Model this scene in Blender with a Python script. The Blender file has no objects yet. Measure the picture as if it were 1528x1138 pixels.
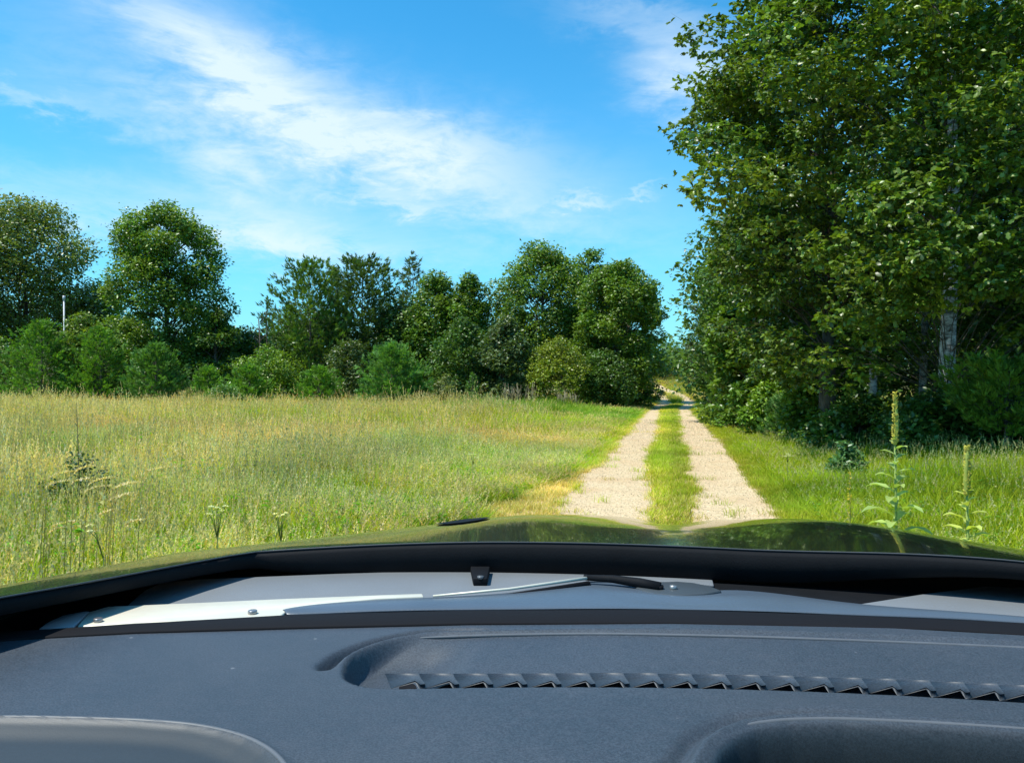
import bpy, math
import numpy as np
from mathutils import Vector

R = math.radians
sc = bpy.context.scene
col = sc.collection

# ------------------------------------------------------------------ camera, world, sun, exposure
H = 1.92                                   # eye height above the track
YAW = R(11.1)
FPX = 1199.0
HORIZ = 560.0
cd = bpy.data.cameras.new('camera'); cam = bpy.data.objects.new('camera', cd); col.objects.link(cam)
cd.sensor_width = 36.0; cd.lens = FPX / 1528 * 36; cd.clip_start = 0.02; cd.clip_end = 3000
cam.location = (0, 0, H); cam.rotation_euler = (R(90 - 0.43), 0, YAW)
sc.camera = cam
sc.view_settings.view_transform = 'Standard'; sc.view_settings.look = 'None'
sc.view_settings.exposure = 0.30; sc.view_settings.gamma = 1.0; sc.view_settings.use_curve_mapping = False

SUN_EL = R(63); SUN_DIR2 = (-0.88, -0.47)   # horizontal direction towards the sun
sun_az = math.atan2(SUN_DIR2[0], SUN_DIR2[1])  # from +Y towards +X
sv = Vector((math.sin(sun_az) * math.cos(SUN_EL), math.cos(sun_az) * math.cos(SUN_EL), math.sin(SUN_EL)))
sl = bpy.data.lights.new('sun', 'SUN'); sl.energy = 4.9; sl.angle = R(0.5); sl.color = (1.0, 0.95, 0.86)
so = bpy.data.objects.new('sun', sl); col.objects.link(so); so.rotation_euler = sv.to_track_quat('Z', 'Y').to_euler()

world = bpy.data.worlds.new('World'); sc.world = world; world.use_nodes = True


class NT:
    """tiny node helper"""
    def __init__(s, nt): s.t = nt; s.n = nt.nodes; s.l = nt.links
    def node(s, typ, **kw):
        n = s.n.new(typ)
        for k, v in kw.items(): setattr(n, k, v)
        return n
    def set(s, sock, v):
        if isinstance(v, bpy.types.NodeSocket): s.l.new(v, sock)
        else: sock.default_value = v
    def math(s, op, a, b=None, c=None, clamp=False):
        n = s.node('ShaderNodeMath', operation=op, use_clamp=clamp); s.set(n.inputs[0], a)
        if b is not None: s.set(n.inputs[1], b)
        if c is not None: s.set(n.inputs[2], c)
        return n.outputs[0]
    def mix(s, f, a, b, blend='MIX'):
        n = s.node('ShaderNodeMix', data_type='RGBA', blend_type=blend)
        s.set(n.inputs[0], f); s.set(n.inputs[6], a); s.set(n.inputs[7], b)
        return n.outputs[2]
    def noise(s, scale, detail=4, rough=0.55, vec=None, dist=0.0, out=0):
        n = s.node('ShaderNodeTexNoise'); n.inputs['Scale'].default_value = scale
        n.inputs['Detail'].default_value = detail; n.inputs['Roughness'].default_value = rough
        n.inputs['Distortion'].default_value = dist
        if vec is not None: s.l.new(vec, n.inputs['Vector'])
        return n.outputs[out]
    def ramp(s, f, lo, hi, smooth=True):
        n = s.node('ShaderNodeMapRange', interpolation_type='SMOOTHSTEP' if smooth else 'LINEAR')
        s.set(n.inputs[0], f); n.inputs[1].default_value = lo; n.inputs[2].default_value = hi
        return n.outputs[0]


def build_world():
    w = NT(world.node_tree)
    for n in list(w.n): w.n.remove(n)
    out = w.node('ShaderNodeOutputWorld'); bg = w.node('ShaderNodeBackground')
    w.l.new(bg.outputs[0], out.inputs[0])
    sky = w.node('ShaderNodeTexSky', sky_type='NISHITA', sun_disc=False)
    sky.sun_elevation = SUN_EL; sky.sun_rotation = sun_az
    sky.air_density = 1.0; sky.dust_density = 0.4; sky.ozone_density = 1.5
    tc = w.node('ShaderNodeTexCoord'); sep = w.node('ShaderNodeSeparateXYZ')
    w.l.new(tc.outputs['Generated'], sep.inputs[0])
    x, y, z = sep.outputs
    az = w.math('MULTIPLY', w.math('ARCTAN2', x, y), 57.2958)
    el = w.math('MULTIPLY', w.math('ARCSINE', z), 57.2958)
    # domain warp, streaky cirrus noise in degrees
    comb = w.node('ShaderNodeCombineXYZ'); w.l.new(az, comb.inputs[0]); w.l.new(el, comb.inputs[1])
    mp = w.node('ShaderNodeMapping'); w.l.new(comb.outputs[0], mp.inputs[0])
    mp.inputs['Rotation'].default_value = (0, 0, R(14)); mp.inputs['Scale'].default_value = (0.045, 0.16, 1)
    n1 = w.noise(1.6, 8, 0.62, mp.outputs[0], 0.5)
    mp2 = w.node('ShaderNodeMapping'); w.l.new(comb.outputs[0], mp2.inputs[0])
    mp2.inputs['Rotation'].default_value = (0, 0, R(20)); mp2.inputs['Scale'].default_value = (0.22, 0.5, 1)
    n2 = w.noise(1.5, 6, 0.65, mp2.outputs[0], 0.35)
    wob = w.math('MULTIPLY', w.math('SUBTRACT', n2, 0.5), 6.0)
    wob2 = w.math('MULTIPLY', w.math('SUBTRACT', n1, 0.5), 7.0)
    azw = w.math('ADD', az, wob2); elw = w.math('ADD', el, wob)
    total = None
    # banks of cirrus: azimuth, elevation, half length, half width (degrees), tilt, strength
    banks = [(-21.0, 15.2, 17, 3.7, -13, 1.0), (-32.0, 21.2, 7.5, 2.6, -32, .85), (-26, 17.5, 8, 3.0, -20, .35), (-17, 16.2, 6.0, 1.5, -6, .5),
             (-30, 13.0, 5.5, 2.8, -30, .5), (-26, 9.2, 10.0, 1.7, -4, .75), (-41, 16.5, 3.5, .8, -8, .38),
             (1.2, 19.8, 3.6, 2.4, -15, 1.1), (-2, 23.5, 5, 1.4, -10, .35), (-6.0, 12.1, 2.2, .5, 0, .5), (-1.8, 12.6, 1.3, .35, 0, .35), (-42, 10.5, 13, 2.4, 2, .5),
             (-20, 12.2, 4, .5, -5, .3),
             (40, 24, 16, 5, 12, .7), (80, 34, 20, 6, -20, .8), (-90, 30, 22, 6, 18, .8), (-130, 22, 18, 5, -10, .8),
             (150, 26, 22, 6, 14, .8), (110, 16, 14, 3, 0, .6), (-70, 48, 20, 7, 30, .7), (60, 55, 30, 8, -30, .7)]
    for a0, e0, L, Wd, tilt, s in banks:
        da = w.math('MULTIPLY', w.math('SUBTRACT', azw, a0), math.cos(R(e0)))
        de = w.math('SUBTRACT', elw, e0)
        c, sn = math.cos(R(tilt)), math.sin(R(tilt))
        u = w.math('ADD', w.math('MULTIPLY', da, c / L), w.math('MULTIPLY', de, sn / L))
        v = w.math('ADD', w.math('MULTIPLY', da, -sn / Wd), w.math('MULTIPLY', de, c / Wd))
        d = w.math('ADD', w.math('MULTIPLY', u, u), w.math('MULTIPLY', v, v))
        m = w.math('MULTIPLY', w.math('EXPONENT', w.math('MULTIPLY', d, -1.15)), s)
        total = m if total is None else w.math('ADD', total, m)
    tex = w.math('ADD', w.math('MULTIPLY', n1, 0.9), w.math('MULTIPLY', n2, 0.5))
    cl = w.math('MULTIPLY', total, w.ramp(tex, 0.30, 0.92), clamp=True)
    cl = w.math('MULTIPLY', cl, 0.86)
    # paler towards the horizon
    hz = w.math('MULTIPLY', w.math('EXPONENT', w.math('MULTIPLY', w.math('MAXIMUM', el, 0.0), -0.115)), 0.60, clamp=True)
    tint = w.mix(1.0, sky.outputs[0], (0.24, 1.42, 1.86, 1), 'MULTIPLY')
    c1 = w.mix(hz, tint, (5.1, 7.0, 8.5, 1))
    c2 = w.mix(cl, c1, (7.4, 8.5, 9.3, 1))
    w.l.new(c2, bg.inputs[0]); bg.inputs[1].default_value = 0.10
build_world()

# ------------------------------------------------------------------ helpers
FW = np.array([-math.sin(YAW), math.cos(YAW)]); RT = np.array([math.cos(YAW), math.sin(YAW)])


def W(px, D):                               # ground position seen in column px at camera depth D
    p = D * FW + (px - 764.0) / FPX * D * RT
    return float(p[0]), float(p[1])


def ZP(py, D): return H + (HORIZ - py) / FPX * D


def tag(o, label=None, cat=None, group=None, kind=None):
    if label: o['label'] = label
    if cat: o['category'] = cat
    if group: o['group'] = group
    if kind: o['kind'] = kind
    return o


def empty(name, loc, rz=0.0):
    o = bpy.data.objects.new(name, None); col.objects.link(o); o.location = loc; o.rotation_euler = (0, 0, rz)
    o.empty_display_size = 0.1
    return o


def mesh_obj(name, V, F, mat, parent=None, tint=None, smooth=False, link=True):
    """V (n,3) array; F int array (m,k) or list of such arrays / list of tuples"""
    me = bpy.data.meshes.new(name)
    V = np.asarray(V, dtype=np.float32)
    if isinstance(F, np.ndarray): F = [F]
    if len(F) and isinstance(F[0], np.ndarray):
        loops = np.concatenate([f.reshape(-1) for f in F]).astype(np.int32)
        tot = np.concatenate([np.full(len(f), f.shape[1], np.int32) for f in F])
    else:
        loops = np.array([i for f in F for i in f], np.int32); tot = np.array([len(f) for f in F], np.int32)
    st = np.concatenate([[0], np.cumsum(tot)[:-1]]).astype(np.int32)
    me.vertices.add(len(V)); me.vertices.foreach_set('co', V.reshape(-1))
    me.loops.add(len(loops)); me.loops.foreach_set('vertex_index', loops)
    me.polygons.add(len(tot)); me.polygons.foreach_set('loop_start', st); me.polygons.foreach_set('loop_total', tot)
    if smooth: me.polygons.foreach_set('use_smooth', np.ones(len(tot), bool))
    if tint is not None:
        at = me.attributes.new('tint', 'FLOAT_COLOR', 'POINT')
        c = np.ones((len(V), 4), np.float32); c[:, :3] = tint; at.data.foreach_set('color', c.reshape(-1))
    me.update(calc_edges=True)
    me.materials.append(mat)
    o = bpy.data.objects.new(name, me)
    if link: col.objects.link(o)
    if parent is not None: o.parent = parent
    return o


class Geo:
    """collects vertices and faces"""
    def __init__(s): s.v = []; s.f = []; s.c = []; s.n = 0
    def add(s, V, F, c=None):
        V = np.asarray(V, float); s.v.append(V)
        s.f += [tuple(int(i) + s.n for i in f) for f in F]
        s.c.append(np.tile(np.array(c if c is not None else (1, 1, 1), float), (len(V), 1)) if np.ndim(c) < 2 else np.asarray(c))
        s.n += len(V); return s
    def tube(s, pts, rad, n=7, c=None, cap=True):
        pts = np.asarray(pts, float); m = len(pts); rad = np.broadcast_to(rad, (m,))
        t = np.gradient(pts, axis=0); t /= np.linalg.norm(t, axis=1)[:, None] + 1e-9
        ref = np.array([0.0, 0, 1]) if abs(t[0][2]) < .9 else np.array([1.0, 0, 0])
        V = []
        a = np.linspace(0, 2 * np.pi, n, endpoint=False)
        for i in range(m):
            u = np.cross(t[i], ref); u /= np.linalg.norm(u) + 1e-9; w = np.cross(t[i], u)
            V.append(pts[i] + rad[i] * (np.cos(a)[:, None] * u + np.sin(a)[:, None] * w))
        F = [(i * n + j, i * n + (j + 1) % n, (i + 1) * n + (j + 1) % n, (i + 1) * n + j) for i in range(m - 1) for j in range(n)]
        if cap: F += [tuple(range(n))[::-1], tuple((m - 1) * n + j for j in range(n))]
        return s.add(np.concatenate(V), F, c)
    def prism(s, poly, z0, z1, c=None):
        """poly: list of (x,y[,dz]) ; extruded"""
        k = len(poly); P = np.array([(p[0], p[1]) for p in poly], float)
        ar = 0.5 * np.sum(P[:, 0] * np.roll(P[:, 1], -1) - np.roll(P[:, 0], -1) * P[:, 1])
        if ar < 0: P = P[::-1]
        V = np.concatenate([np.c_[P, np.full(k, z0)], np.c_[P, np.full(k, z1)]])
        F = [tuple(range(k))[::-1], tuple(range(k, 2 * k))] + [(i, (i + 1) % k, k + (i + 1) % k, k + i) for i in range(k)]
        return s.add(V, F, c)
    def obj(s, name, mat, parent=None, smooth=False, link=True):
        return mesh_obj(name, np.concatenate(s.v), s.f, mat, parent, np.concatenate(s.c), smooth, link)


def bevel(o, w=0.004, seg=2):
    m = o.modifiers.new('bevel', 'BEVEL'); m.width = w; m.segments = seg; m.limit_method = 'ANGLE'; m.angle_limit = R(40)
    for p in o.data.polygons: p.use_smooth = True
    return o


def vnoise(x, y, scale, seed, oct=3):
    """smooth value noise 0..1"""
    x = np.asarray(x, float); y = np.asarray(y, float); out = 0; amp = 1; tot = 0
    rs = np.random.RandomState(seed)
    for k in range(oct):
        G = rs.rand(64, 64); u = x / scale + 1000.3; v = y / scale + 1000.7
        i = np.floor(u).astype(int); j = np.floor(v).astype(int); fu = u - i; fv = v - j
        fu = fu * fu * (3 - 2 * fu); fv = fv * fv * (3 - 2 * fv)
        g = lambda a, b: G[a % 64, b % 64]
        out = out + amp * ((g(i, j) * (1 - fu) + g(i + 1, j) * fu) * (1 - fv) + (g(i, j + 1) * (1 - fu) + g(i + 1, j + 1) * fu) * fv)
        tot += amp; amp *= .5; scale /= 2.1
    return out / tot


# ------------------------------------------------------------------ terrain
def sstep(a, b, t):
    t = np.clip((t - a) / (b - a), 0, 1); return t * t * (3 - 2 * t)


PY = np.array([-400, -20, 0, 20, 40, 54, 62, 70, 90, 108, 126, 170, 260, 600, 1500.])
PZ = np.array([0, 0, 0, -.04, -.22, -.36, -.30, -.10, .60, 2.3, 3.9, 5.0, 3.0, 0, 0.])
_yy = np.linspace(-400, 1500, 3801); _zz = np.interp(_yy, PY, PZ)
_k = np.hanning(17); _k /= _k.sum(); _zz = np.convolve(np.pad(_zz, 8, 'edge'), _k, 'valid')


def terrain(x, y):
    x = np.asarray(x, float); y = np.asarray(y, float)
    z = np.interp(y, _yy, _zz)
    bank = sstep(2.2, 6.5, x) * sstep(60, 45, y) * 0.22             # low bank on the tree side
    left = sstep(-2.0, -7, x) * sstep(60, 40, y) * sstep(-10, 8, y) * 0.06
    off = sstep(2.2, 4.5, np.abs(x))
    rough = (vnoise(x, y, 6.0, 3, 3) - .5) * 0.16 * off
    return z + bank + left + rough


def track_cx(y):
    y = np.asarray(y, float)
    return 0.55 * sstep(52, 64, y) - 3.0 * sstep(66, 96, y) - 9 * sstep(90, 122, y)


# ------------------------------------------------------------------ materials
def new_mat(name):
    m = bpy.data.materials.new(name); m.use_nodes = True
    t = NT(m.node_tree); b = t.n['Principled BSDF']
    return m, t, b


def leaf_mat(name, rough=0.45, trans=0.35, sat=1.0, gloss=0.45, attr_type='GEOMETRY'):
    m, t, b = new_mat(name)
    at = t.node('ShaderNodeAttribute', attribute_name='tint')
    g = t.node('ShaderNodeNewGeometry')
    n = t.noise(3.0, 3, .6, g.outputs['Position'])
    base = t.mix(t.ramp(n, .3, .7), at.outputs['Color'], t.mix(1.0, at.outputs['Color'], (1.25, 1.12, .8, 1), 'MULTIPLY'))
    t.l.new(base, b.inputs['Base Color']); b.inputs['Roughness'].default_value = rough
    b.inputs['Specular IOR Level'].default_value = gloss
    tr = t.node('ShaderNodeBsdfTranslucent')
    t.l.new(t.mix(1.0, base, (1.5, 1.6, .5, 1), 'MULTIPLY'), tr.inputs[0])
    mx = t.node('ShaderNodeMixShader'); mx.inputs[0].default_value = trans
    t.l.new(b.outputs[0], mx.inputs[1]); t.l.new(tr.outputs[0], mx.inputs[2])
    t.l.new(mx.outputs[0], t.n['Material Output'].inputs[0])
    return m


M = {}
M['leaf'] = leaf_mat('broad_leaf', .38, .28, gloss=.5)
M['needle'] = leaf_mat('needle_leaf', .6, .28, gloss=.25)
M['plant'] = leaf_mat('soft_plant', .6, .3, gloss=.3)


def grass_mat():
    m, t, b = new_mat('meadow_blades')
    at = t.node('ShaderNodeAttribute', attribute_name='tint')
    ai = t.node('ShaderNodeAttribute', attribute_name='itint'); ai.attribute_type = 'INSTANCER'
    base = t.mix(1.0, at.outputs['Color'], ai.outputs['Color'], 'MULTIPLY')
    t.l.new(base, b.inputs['Base Color']); b.inputs['Roughness'].default_value = .75
    b.inputs['Specular IOR Level'].default_value = .1
    tr = t.node('ShaderNodeBsdfTranslucent'); t.l.new(t.mix(1.0, base, (1.25, 1.3, .6, 1), 'MULTIPLY'), tr.inputs[0])
    mx = t.node('ShaderNodeMixShader'); mx.inputs[0].default_value = .35
    t.l.new(b.outputs[0], mx.inputs[1]); t.l.new(tr.outputs[0], mx.inputs[2])
    t.l.new(mx.outputs[0], t.n['Material Output'].inputs[0])
    return m
M['grass'] = grass_mat()


def simple(name, c, rough=.5, metal=0.0, spec=.5, nscale=None, namp=.15, bump=0.0, bscale=None, coat=0.0):
    m, t, b = new_mat(name)
    b.inputs['Roughness'].default_value = rough; b.inputs['Metallic'].default_value = metal
    b.inputs['Specular IOR Level'].default_value = spec; b.inputs['Coat Weight'].default_value = coat
    b.inputs['Coat Roughness'].default_value = 0.03
    tc = t.node('ShaderNodeTexCoord')
    if nscale:
        n = t.noise(nscale, 5, .6, tc.outputs['Object'])
        t.l.new(t.mix(n, tuple(v * (1 - namp) for v in c) + (1,), tuple(min(1, v * (1 + namp)) for v in c) + (1,)), b.inputs['Base Color'])
    else: b.inputs['Base Color'].default_value = (*c, 1)
    if bump:
        n = t.noise(bscale or 200, 3, .6, tc.outputs['Object'])
        bp = t.node('ShaderNodeBump'); bp.inputs['Strength'].default_value = bump; bp.inputs['Distance'].default_value = .002
        t.l.new(n, bp.inputs['Height']); t.l.new(bp.outputs[0], b.inputs['Normal'])
    return m


def bark(name, c1, c2, scale=6, stretch=.25):
    m, t, b = new_mat(name)
    tc = t.node('ShaderNodeTexCoord'); mp = t.node('ShaderNodeMapping'); t.l.new(tc.outputs['Object'], mp.inputs[0])
    mp.inputs['Scale'].default_value = (1, 1, stretch)
    n = t.noise(scale * 2, 6, .7, mp.outputs[0], .6)
    t.l.new(t.mix(t.ramp(n, .35, .65), (*c1, 1), (*c2, 1)), b.inputs['Base Color']); b.inputs['Roughness'].default_value = .9
    bp = t.node('ShaderNodeBump'); bp.inputs['Distance'].default_value = .03; bp.inputs['Strength'].default_value = .8
    t.l.new(n, bp.inputs['Height']); t.l.new(bp.outputs[0], b.inputs['Normal'])
    return m
M['bark'] = bark('dark_bark', (.05, .038, .028), (.13, .105, .08))
M['palebark'] = bark('pale_bark', (.09, .08, .07), (.62, .60, .57), 2.2, 2.2)


def ground_mat():
    m, t, b = new_mat('meadow_soil')
    g = t.node('ShaderNodeNewGeometry'); P = g.outputs['Position']
    n = t.noise(.35, 5, .6, P); n2 = t.noise(9, 6, .7, P); n3 = t.noise(.06, 4, .6, P)
    c = t.mix(t.ramp(n, .35, .65), (.055, .075, .022, 1), (.10, .10, .035, 1))
    c = t.mix(t.ramp(n3, .45, .7), c, (.135, .125, .045, 1))
    c = t.mix(t.math('MULTIPLY', t.ramp(n2, .45, .75), .55), c, (.16, .125, .065, 1))
    t.l.new(c, b.inputs['Base Color']); b.inputs['Roughness'].default_value = 1; b.inputs['Specular IOR Level'].default_value = .1
    bp = t.node('ShaderNodeBump'); bp.inputs['Distance'].default_value = .04; t.l.new(n2, bp.inputs['Height']); t.l.new(bp.outputs[0], b.inputs['Normal'])
    return m


def gravel_mat():
    m, t, b = new_mat('pale_gravel')
    g = t.node('ShaderNodeNewGeometry'); P = g.outputs['Position']
    v = t.node('ShaderNodeTexVoronoi'); t.l.new(P, v.inputs['Vector']); v.inputs['Scale'].default_value = 42
    n = t.noise(.9, 5, .6, P); n2 = t.noise(14, 5, .7, P)
    sepc = t.node('ShaderNodeSeparateColor'); t.l.new(v.outputs['Color'], sepc.inputs[0])
    st = t.mix(sepc.outputs[0], (.36, .26, .145, 1), (.80, .64, .42, 1))
    c = t.mix(t.ramp(n2, .3, .8), st, (.68, .51, .30, 1))
    c = t.mix(t.math('MULTIPLY', t.ramp(n, .42, .70), .75), c, (.56, .39, .22, 1))
    t.l.new(c, b.inputs['Base Color']); b.inputs['Roughness'].default_value = .95; b.inputs['Specular IOR Level'].default_value = .15
    h = t.math('ADD', t.math('MULTIPLY', v.outputs['Distance'], -1.0), t.math('MULTIPLY', n2, .6))
    bp = t.node('ShaderNodeBump'); bp.inputs['Distance'].default_value = .016; bp.inputs['Strength'].default_value = .8
    t.l.new(h, bp.inputs['Height']); t.l.new(bp.outputs[0], b.inputs['Normal'])
    return m


def pebble_mat():
    m, t, b = new_mat('pebble_stone')
    ai = t.node('ShaderNodeAttribute', attribute_name='itint'); ai.attribute_type = 'INSTANCER'
    t.l.new(ai.outputs['Color'], b.inputs['Base Color']); b.inputs['Roughness'].default_value = .85
    return m
M['ground'] = ground_mat(); M['gravel'] = gravel_mat(); M['pebble'] = pebble_mat()
M['sand'] = simple('dry_sand', (.60, .44, .24), 1, 0, .1, 6, .35, .6, 30)

# ------------------------------------------------------------------ ground sheet and tracks
def build_ground():
    def graded(a, fine, lim, g=1.09):
        v = [0.0]; s = fine
        while v[-1] < lim:
            if v[-1] > a: s *= g
            v.append(v[-1] + s)
        return np.array(v)
    p = graded(22, .6, 1100); xs = np.concatenate([-p[:0:-1], p])
    q = graded(75, .6, 1400); n = graded(10, .8, 700, 1.25); ys = np.concatenate([-n[:0:-1], q])
    X, Y = np.meshgrid(xs, ys); Z = terrain(X, Y)
    V = np.c_[X.ravel(), Y.ravel(), Z.ravel()]; nx = len(xs); ny = len(ys)
    i, j = np.meshgrid(np.arange(nx - 1), np.arange(ny - 1)); a = (j * nx + i).ravel()
    F = np.c_[a, a + 1, a + nx + 1, a + nx]
    tag(mesh_obj('ground', V, F, M['ground'], smooth=True), kind='structure')
build_ground()


def strip(name, f0, f1, y0, y1, lift, mat, dy=.16, nx=9):
    ys = np.arange(y0, y1, dy); V = []
    for k in range(nx):
        t = k / (nx - 1); x = f0(ys) * (1 - t) + f1(ys) * t
        V.append(np.c_[x, ys, terrain(x, ys) + lift + .0004 * np.maximum(ys, 0)])
    V = np.stack(V, 1).reshape(-1, 3); n = len(ys)
    i, j = np.meshgrid(np.arange(nx - 1), np.arange(n - 1)); a = (j * nx + i).ravel()
    return tag(mesh_obj(name, V, np.c_[a, a + 1, a + nx + 1, a + nx], mat, smooth=True), kind='structure')


def edge(base, amp, seed):
    return lambda y: track_cx(y) + base + (vnoise(y, y * 0 + seed, 1.1, seed, 4) - .5) * amp
_a, _b, R0, R1 = edge(-1.50, .40, 11), edge(-.36, .34, 12), edge(.32, .34, 13), edge(1.52, .34, 14)
L0 = lambda y: _a(y) - .16 * sstep(18, 11, y)
L1 = lambda y: _b(y) + .13 * sstep(19, 10, y)
strip('dry_verge', lambda y: L0(y) - .12 - .75 * sstep(17, 10.5, y) * (0.75 + .5 * vnoise(y, y, 1.5, 5)), L0, 1, 60, .005, M['sand'])
strip('dry_verge', R1, lambda y: R1(y) + .12 + .35 * sstep(20, 10, y), 1, 60, .005, M['sand'])
strip('gravel_track', L0, L1, 1, 92, .010, M['gravel'])
strip('gravel_track', R0, R1, 1, 92, .010, M['gravel'])

# ------------------------------------------------------------------ scattered stuff (grass, gravel)
def scatter(name, protos, pts, rot, scl, idx, tint, label, cat):
    n = len(pts); me = bpy.data.meshes.new(name + '_points'); me.vertices.add(n)
    me.vertices.foreach_set('co', np.asarray(pts, np.float32).reshape(-1))
    for nm, ty, d, key in (('rot', 'FLOAT_VECTOR', rot, 'vector'), ('scl', 'FLOAT_VECTOR', scl, 'vector'), ('idx', 'INT', idx, 'value')):
        a = me.attributes.new(nm, ty, 'POINT'); a.data.foreach_set(key, np.asarray(d, np.int32 if ty == 'INT' else np.float32).reshape(-1))
    a = me.attributes.new('itint', 'FLOAT_COLOR', 'POINT'); c = np.ones((n, 4), np.float32); c[:, :3] = tint
    a.data.foreach_set('color', c.reshape(-1))
    coll = bpy.data.collections.new(name + '_kinds')
    for k, p in enumerate(protos): p.name = '%s_kind_%02d' % (name, k); coll.objects.link(p)
    ng = bpy.data.node_groups.new(name, 'GeometryNodeTree')
    ng.interface.new_socket('Geometry', in_out='INPUT', socket_type='NodeSocketGeometry')
    ng.interface.new_socket('Geometry', in_out='OUTPUT', socket_type='NodeSocketGeometry')
    N = ng.nodes; Lk = ng.links
    gi = N.new('NodeGroupInput'); go = N.new('NodeGroupOutput'); ip = N.new('GeometryNodeInstanceOnPoints')
    ci = N.new('GeometryNodeCollectionInfo'); ci.inputs['Collection'].default_value = coll
    ci.inputs['Separate Children'].default_value = True; ci.inputs['Reset Children'].default_value = True
    def na(nm, ty):
        q = N.new('GeometryNodeInputNamedAttribute'); q.data_type = ty; q.inputs['Name'].default_value = nm
        return [o for o in q.outputs if o.enabled and o.name == 'Attribute'][0]
    e2r = N.new('FunctionNodeEulerToRotation'); Lk.new(na('rot', 'FLOAT_VECTOR'), e2r.inputs[0])
    Lk.new(gi.outputs[0], ip.inputs['Points']); Lk.new(ci.outputs[0], ip.inputs['Instance'])
    ip.inputs['Pick Instance'].default_value = True; Lk.new(na('idx', 'INT'), ip.inputs['Instance Index'])
    Lk.new(e2r.outputs[0], ip.inputs['Rotation']); Lk.new(na('scl', 'FLOAT_VECTOR'), ip.inputs['Scale'])
    Lk.new(ip.outputs[0], go.inputs[0])
    o = bpy.data.objects.new(name, me); col.objects.link(o)
    md = o.modifiers.new('scatter', 'NODES'); md.node_group = ng
    me.materials.append(protos[0].data.materials[0])
    return tag(o, label, cat, kind='stuff')


def blade_tuft(seed, n, h, spread, lean, w, colr, seedheads=0.0, headcol=(.42, .30, .17), headlen=.16, broad=0):
    rs = np.random.RandomState(seed); V = []; T = []; C = []
    c0 = np.array(colr)
    for i in range(n):
        a = rs.rand() * 6.283; r = spread * math.sqrt(rs.rand()); bx, by = r * math.cos(a), r * math.sin(a)
        hh = h * rs.uniform(.55, 1.05); d = rs.rand() * 6.283; ln = lean * hh * rs.uniform(.2, 1.2)
        dx, dy = math.cos(d), math.sin(d); px, py = -dy, dx; ww = w * rs.uniform(.6, 1.3)
        ts = (0, .4, .75, 1.0); wd = (.8, 1, .6, 0)
        c = c0 * rs.uniform(.75, 1.3) * np.array([rs.uniform(.9, 1.2), 1, rs.uniform(.7, 1.1)])
        stem = rs.rand() < seedheads
        if stem: ww *= .45; hh *= 1.25; c = c * np.array([1.25, 1.05, 1.1]); wd = (1, 1, .9, .5)
        b = len(V); row = []
        for t, k in zip(ts, wd):
            x = bx + dx * ln * t * t; y = by + dy * ln * t * t; z = hh * (t - .12 * lean * t * t)
            cc = c * (0.85 + .25 * t)
            if k == 0: V.append((x, y, z)); C.append(cc); row.append((len(V) - 1,))
            else:
                V += [(x - px * ww * k, y - py * ww * k, z), (x + px * ww * k, y + py * ww * k, z)]; C += [cc, cc]
                row.append((len(V) - 2, len(V) - 1))
        for q in range(3):
            A, B = row[q], row[q + 1]
            T.append((A[0], A[1], B[-1]))
            if len(B) == 2: T.append((A[0], B[1], B[0]))
        if stem:                                                 # feathery seed head: little leaning flakes
            hc = np.array(headcol) * rs.uniform(.75, 1.3); x0 = bx + dx * ln; y0 = by + dy * ln; z0 = hh * (1 - .12 * lean)
            L = headlen * rs.uniform(.7, 1.3)
            for k in range(7):
                t = k / 6; zz = z0 - L * .35 + L * t; a2 = rs.rand() * 6.28; rr = L * .16 * (1 - .7 * t) + .004
                cx, cy = x0 + dx * ln * .25 * (t - .35), y0 + dy * ln * .25 * (t - .35)
                q = len(V)
                V += [(cx, cy, zz), (cx + rr * math.cos(a2), cy + rr * math.sin(a2), zz + L * .16), (cx - .25 * rr * math.sin(a2), cy + .25 * rr * math.cos(a2), zz + L * .2)]
                C += [hc, hc * 1.1, hc]; T.append((q, q + 1, q + 2))
    for i in range(broad):                                       # broad weed leaves
        a = rs.rand() * 6.28; z = h * rs.uniform(.1, .9); L = h * rs.uniform(.12, .25); dx, dy = math.cos(a), math.sin(a)
        r = spread * .4 * rs.rand(); x, y = r * dx, r * dy; q = len(V); c = c0 * np.array([.8, 1.05, .8]) * rs.uniform(.8, 1.3)
        V += [(x, y, z), (x + dx * L * .5 - dy * L * .22, y + dy * L * .5 + dx * L * .22, z + L * .2), (x + dx * L, y + dy * L, z + L * .05), (x + dx * L * .5 + dy * L * .22, y + dy * L * .5 - dx * L * .22, z + L * .2)]
        C += [c] * 4; T += [(q, q + 1, q + 2), (q, q + 2, q + 3)]
    return mesh_obj('tuft', V, np.array(T), M['grass'], tint=np.array(C), link=False)


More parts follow.
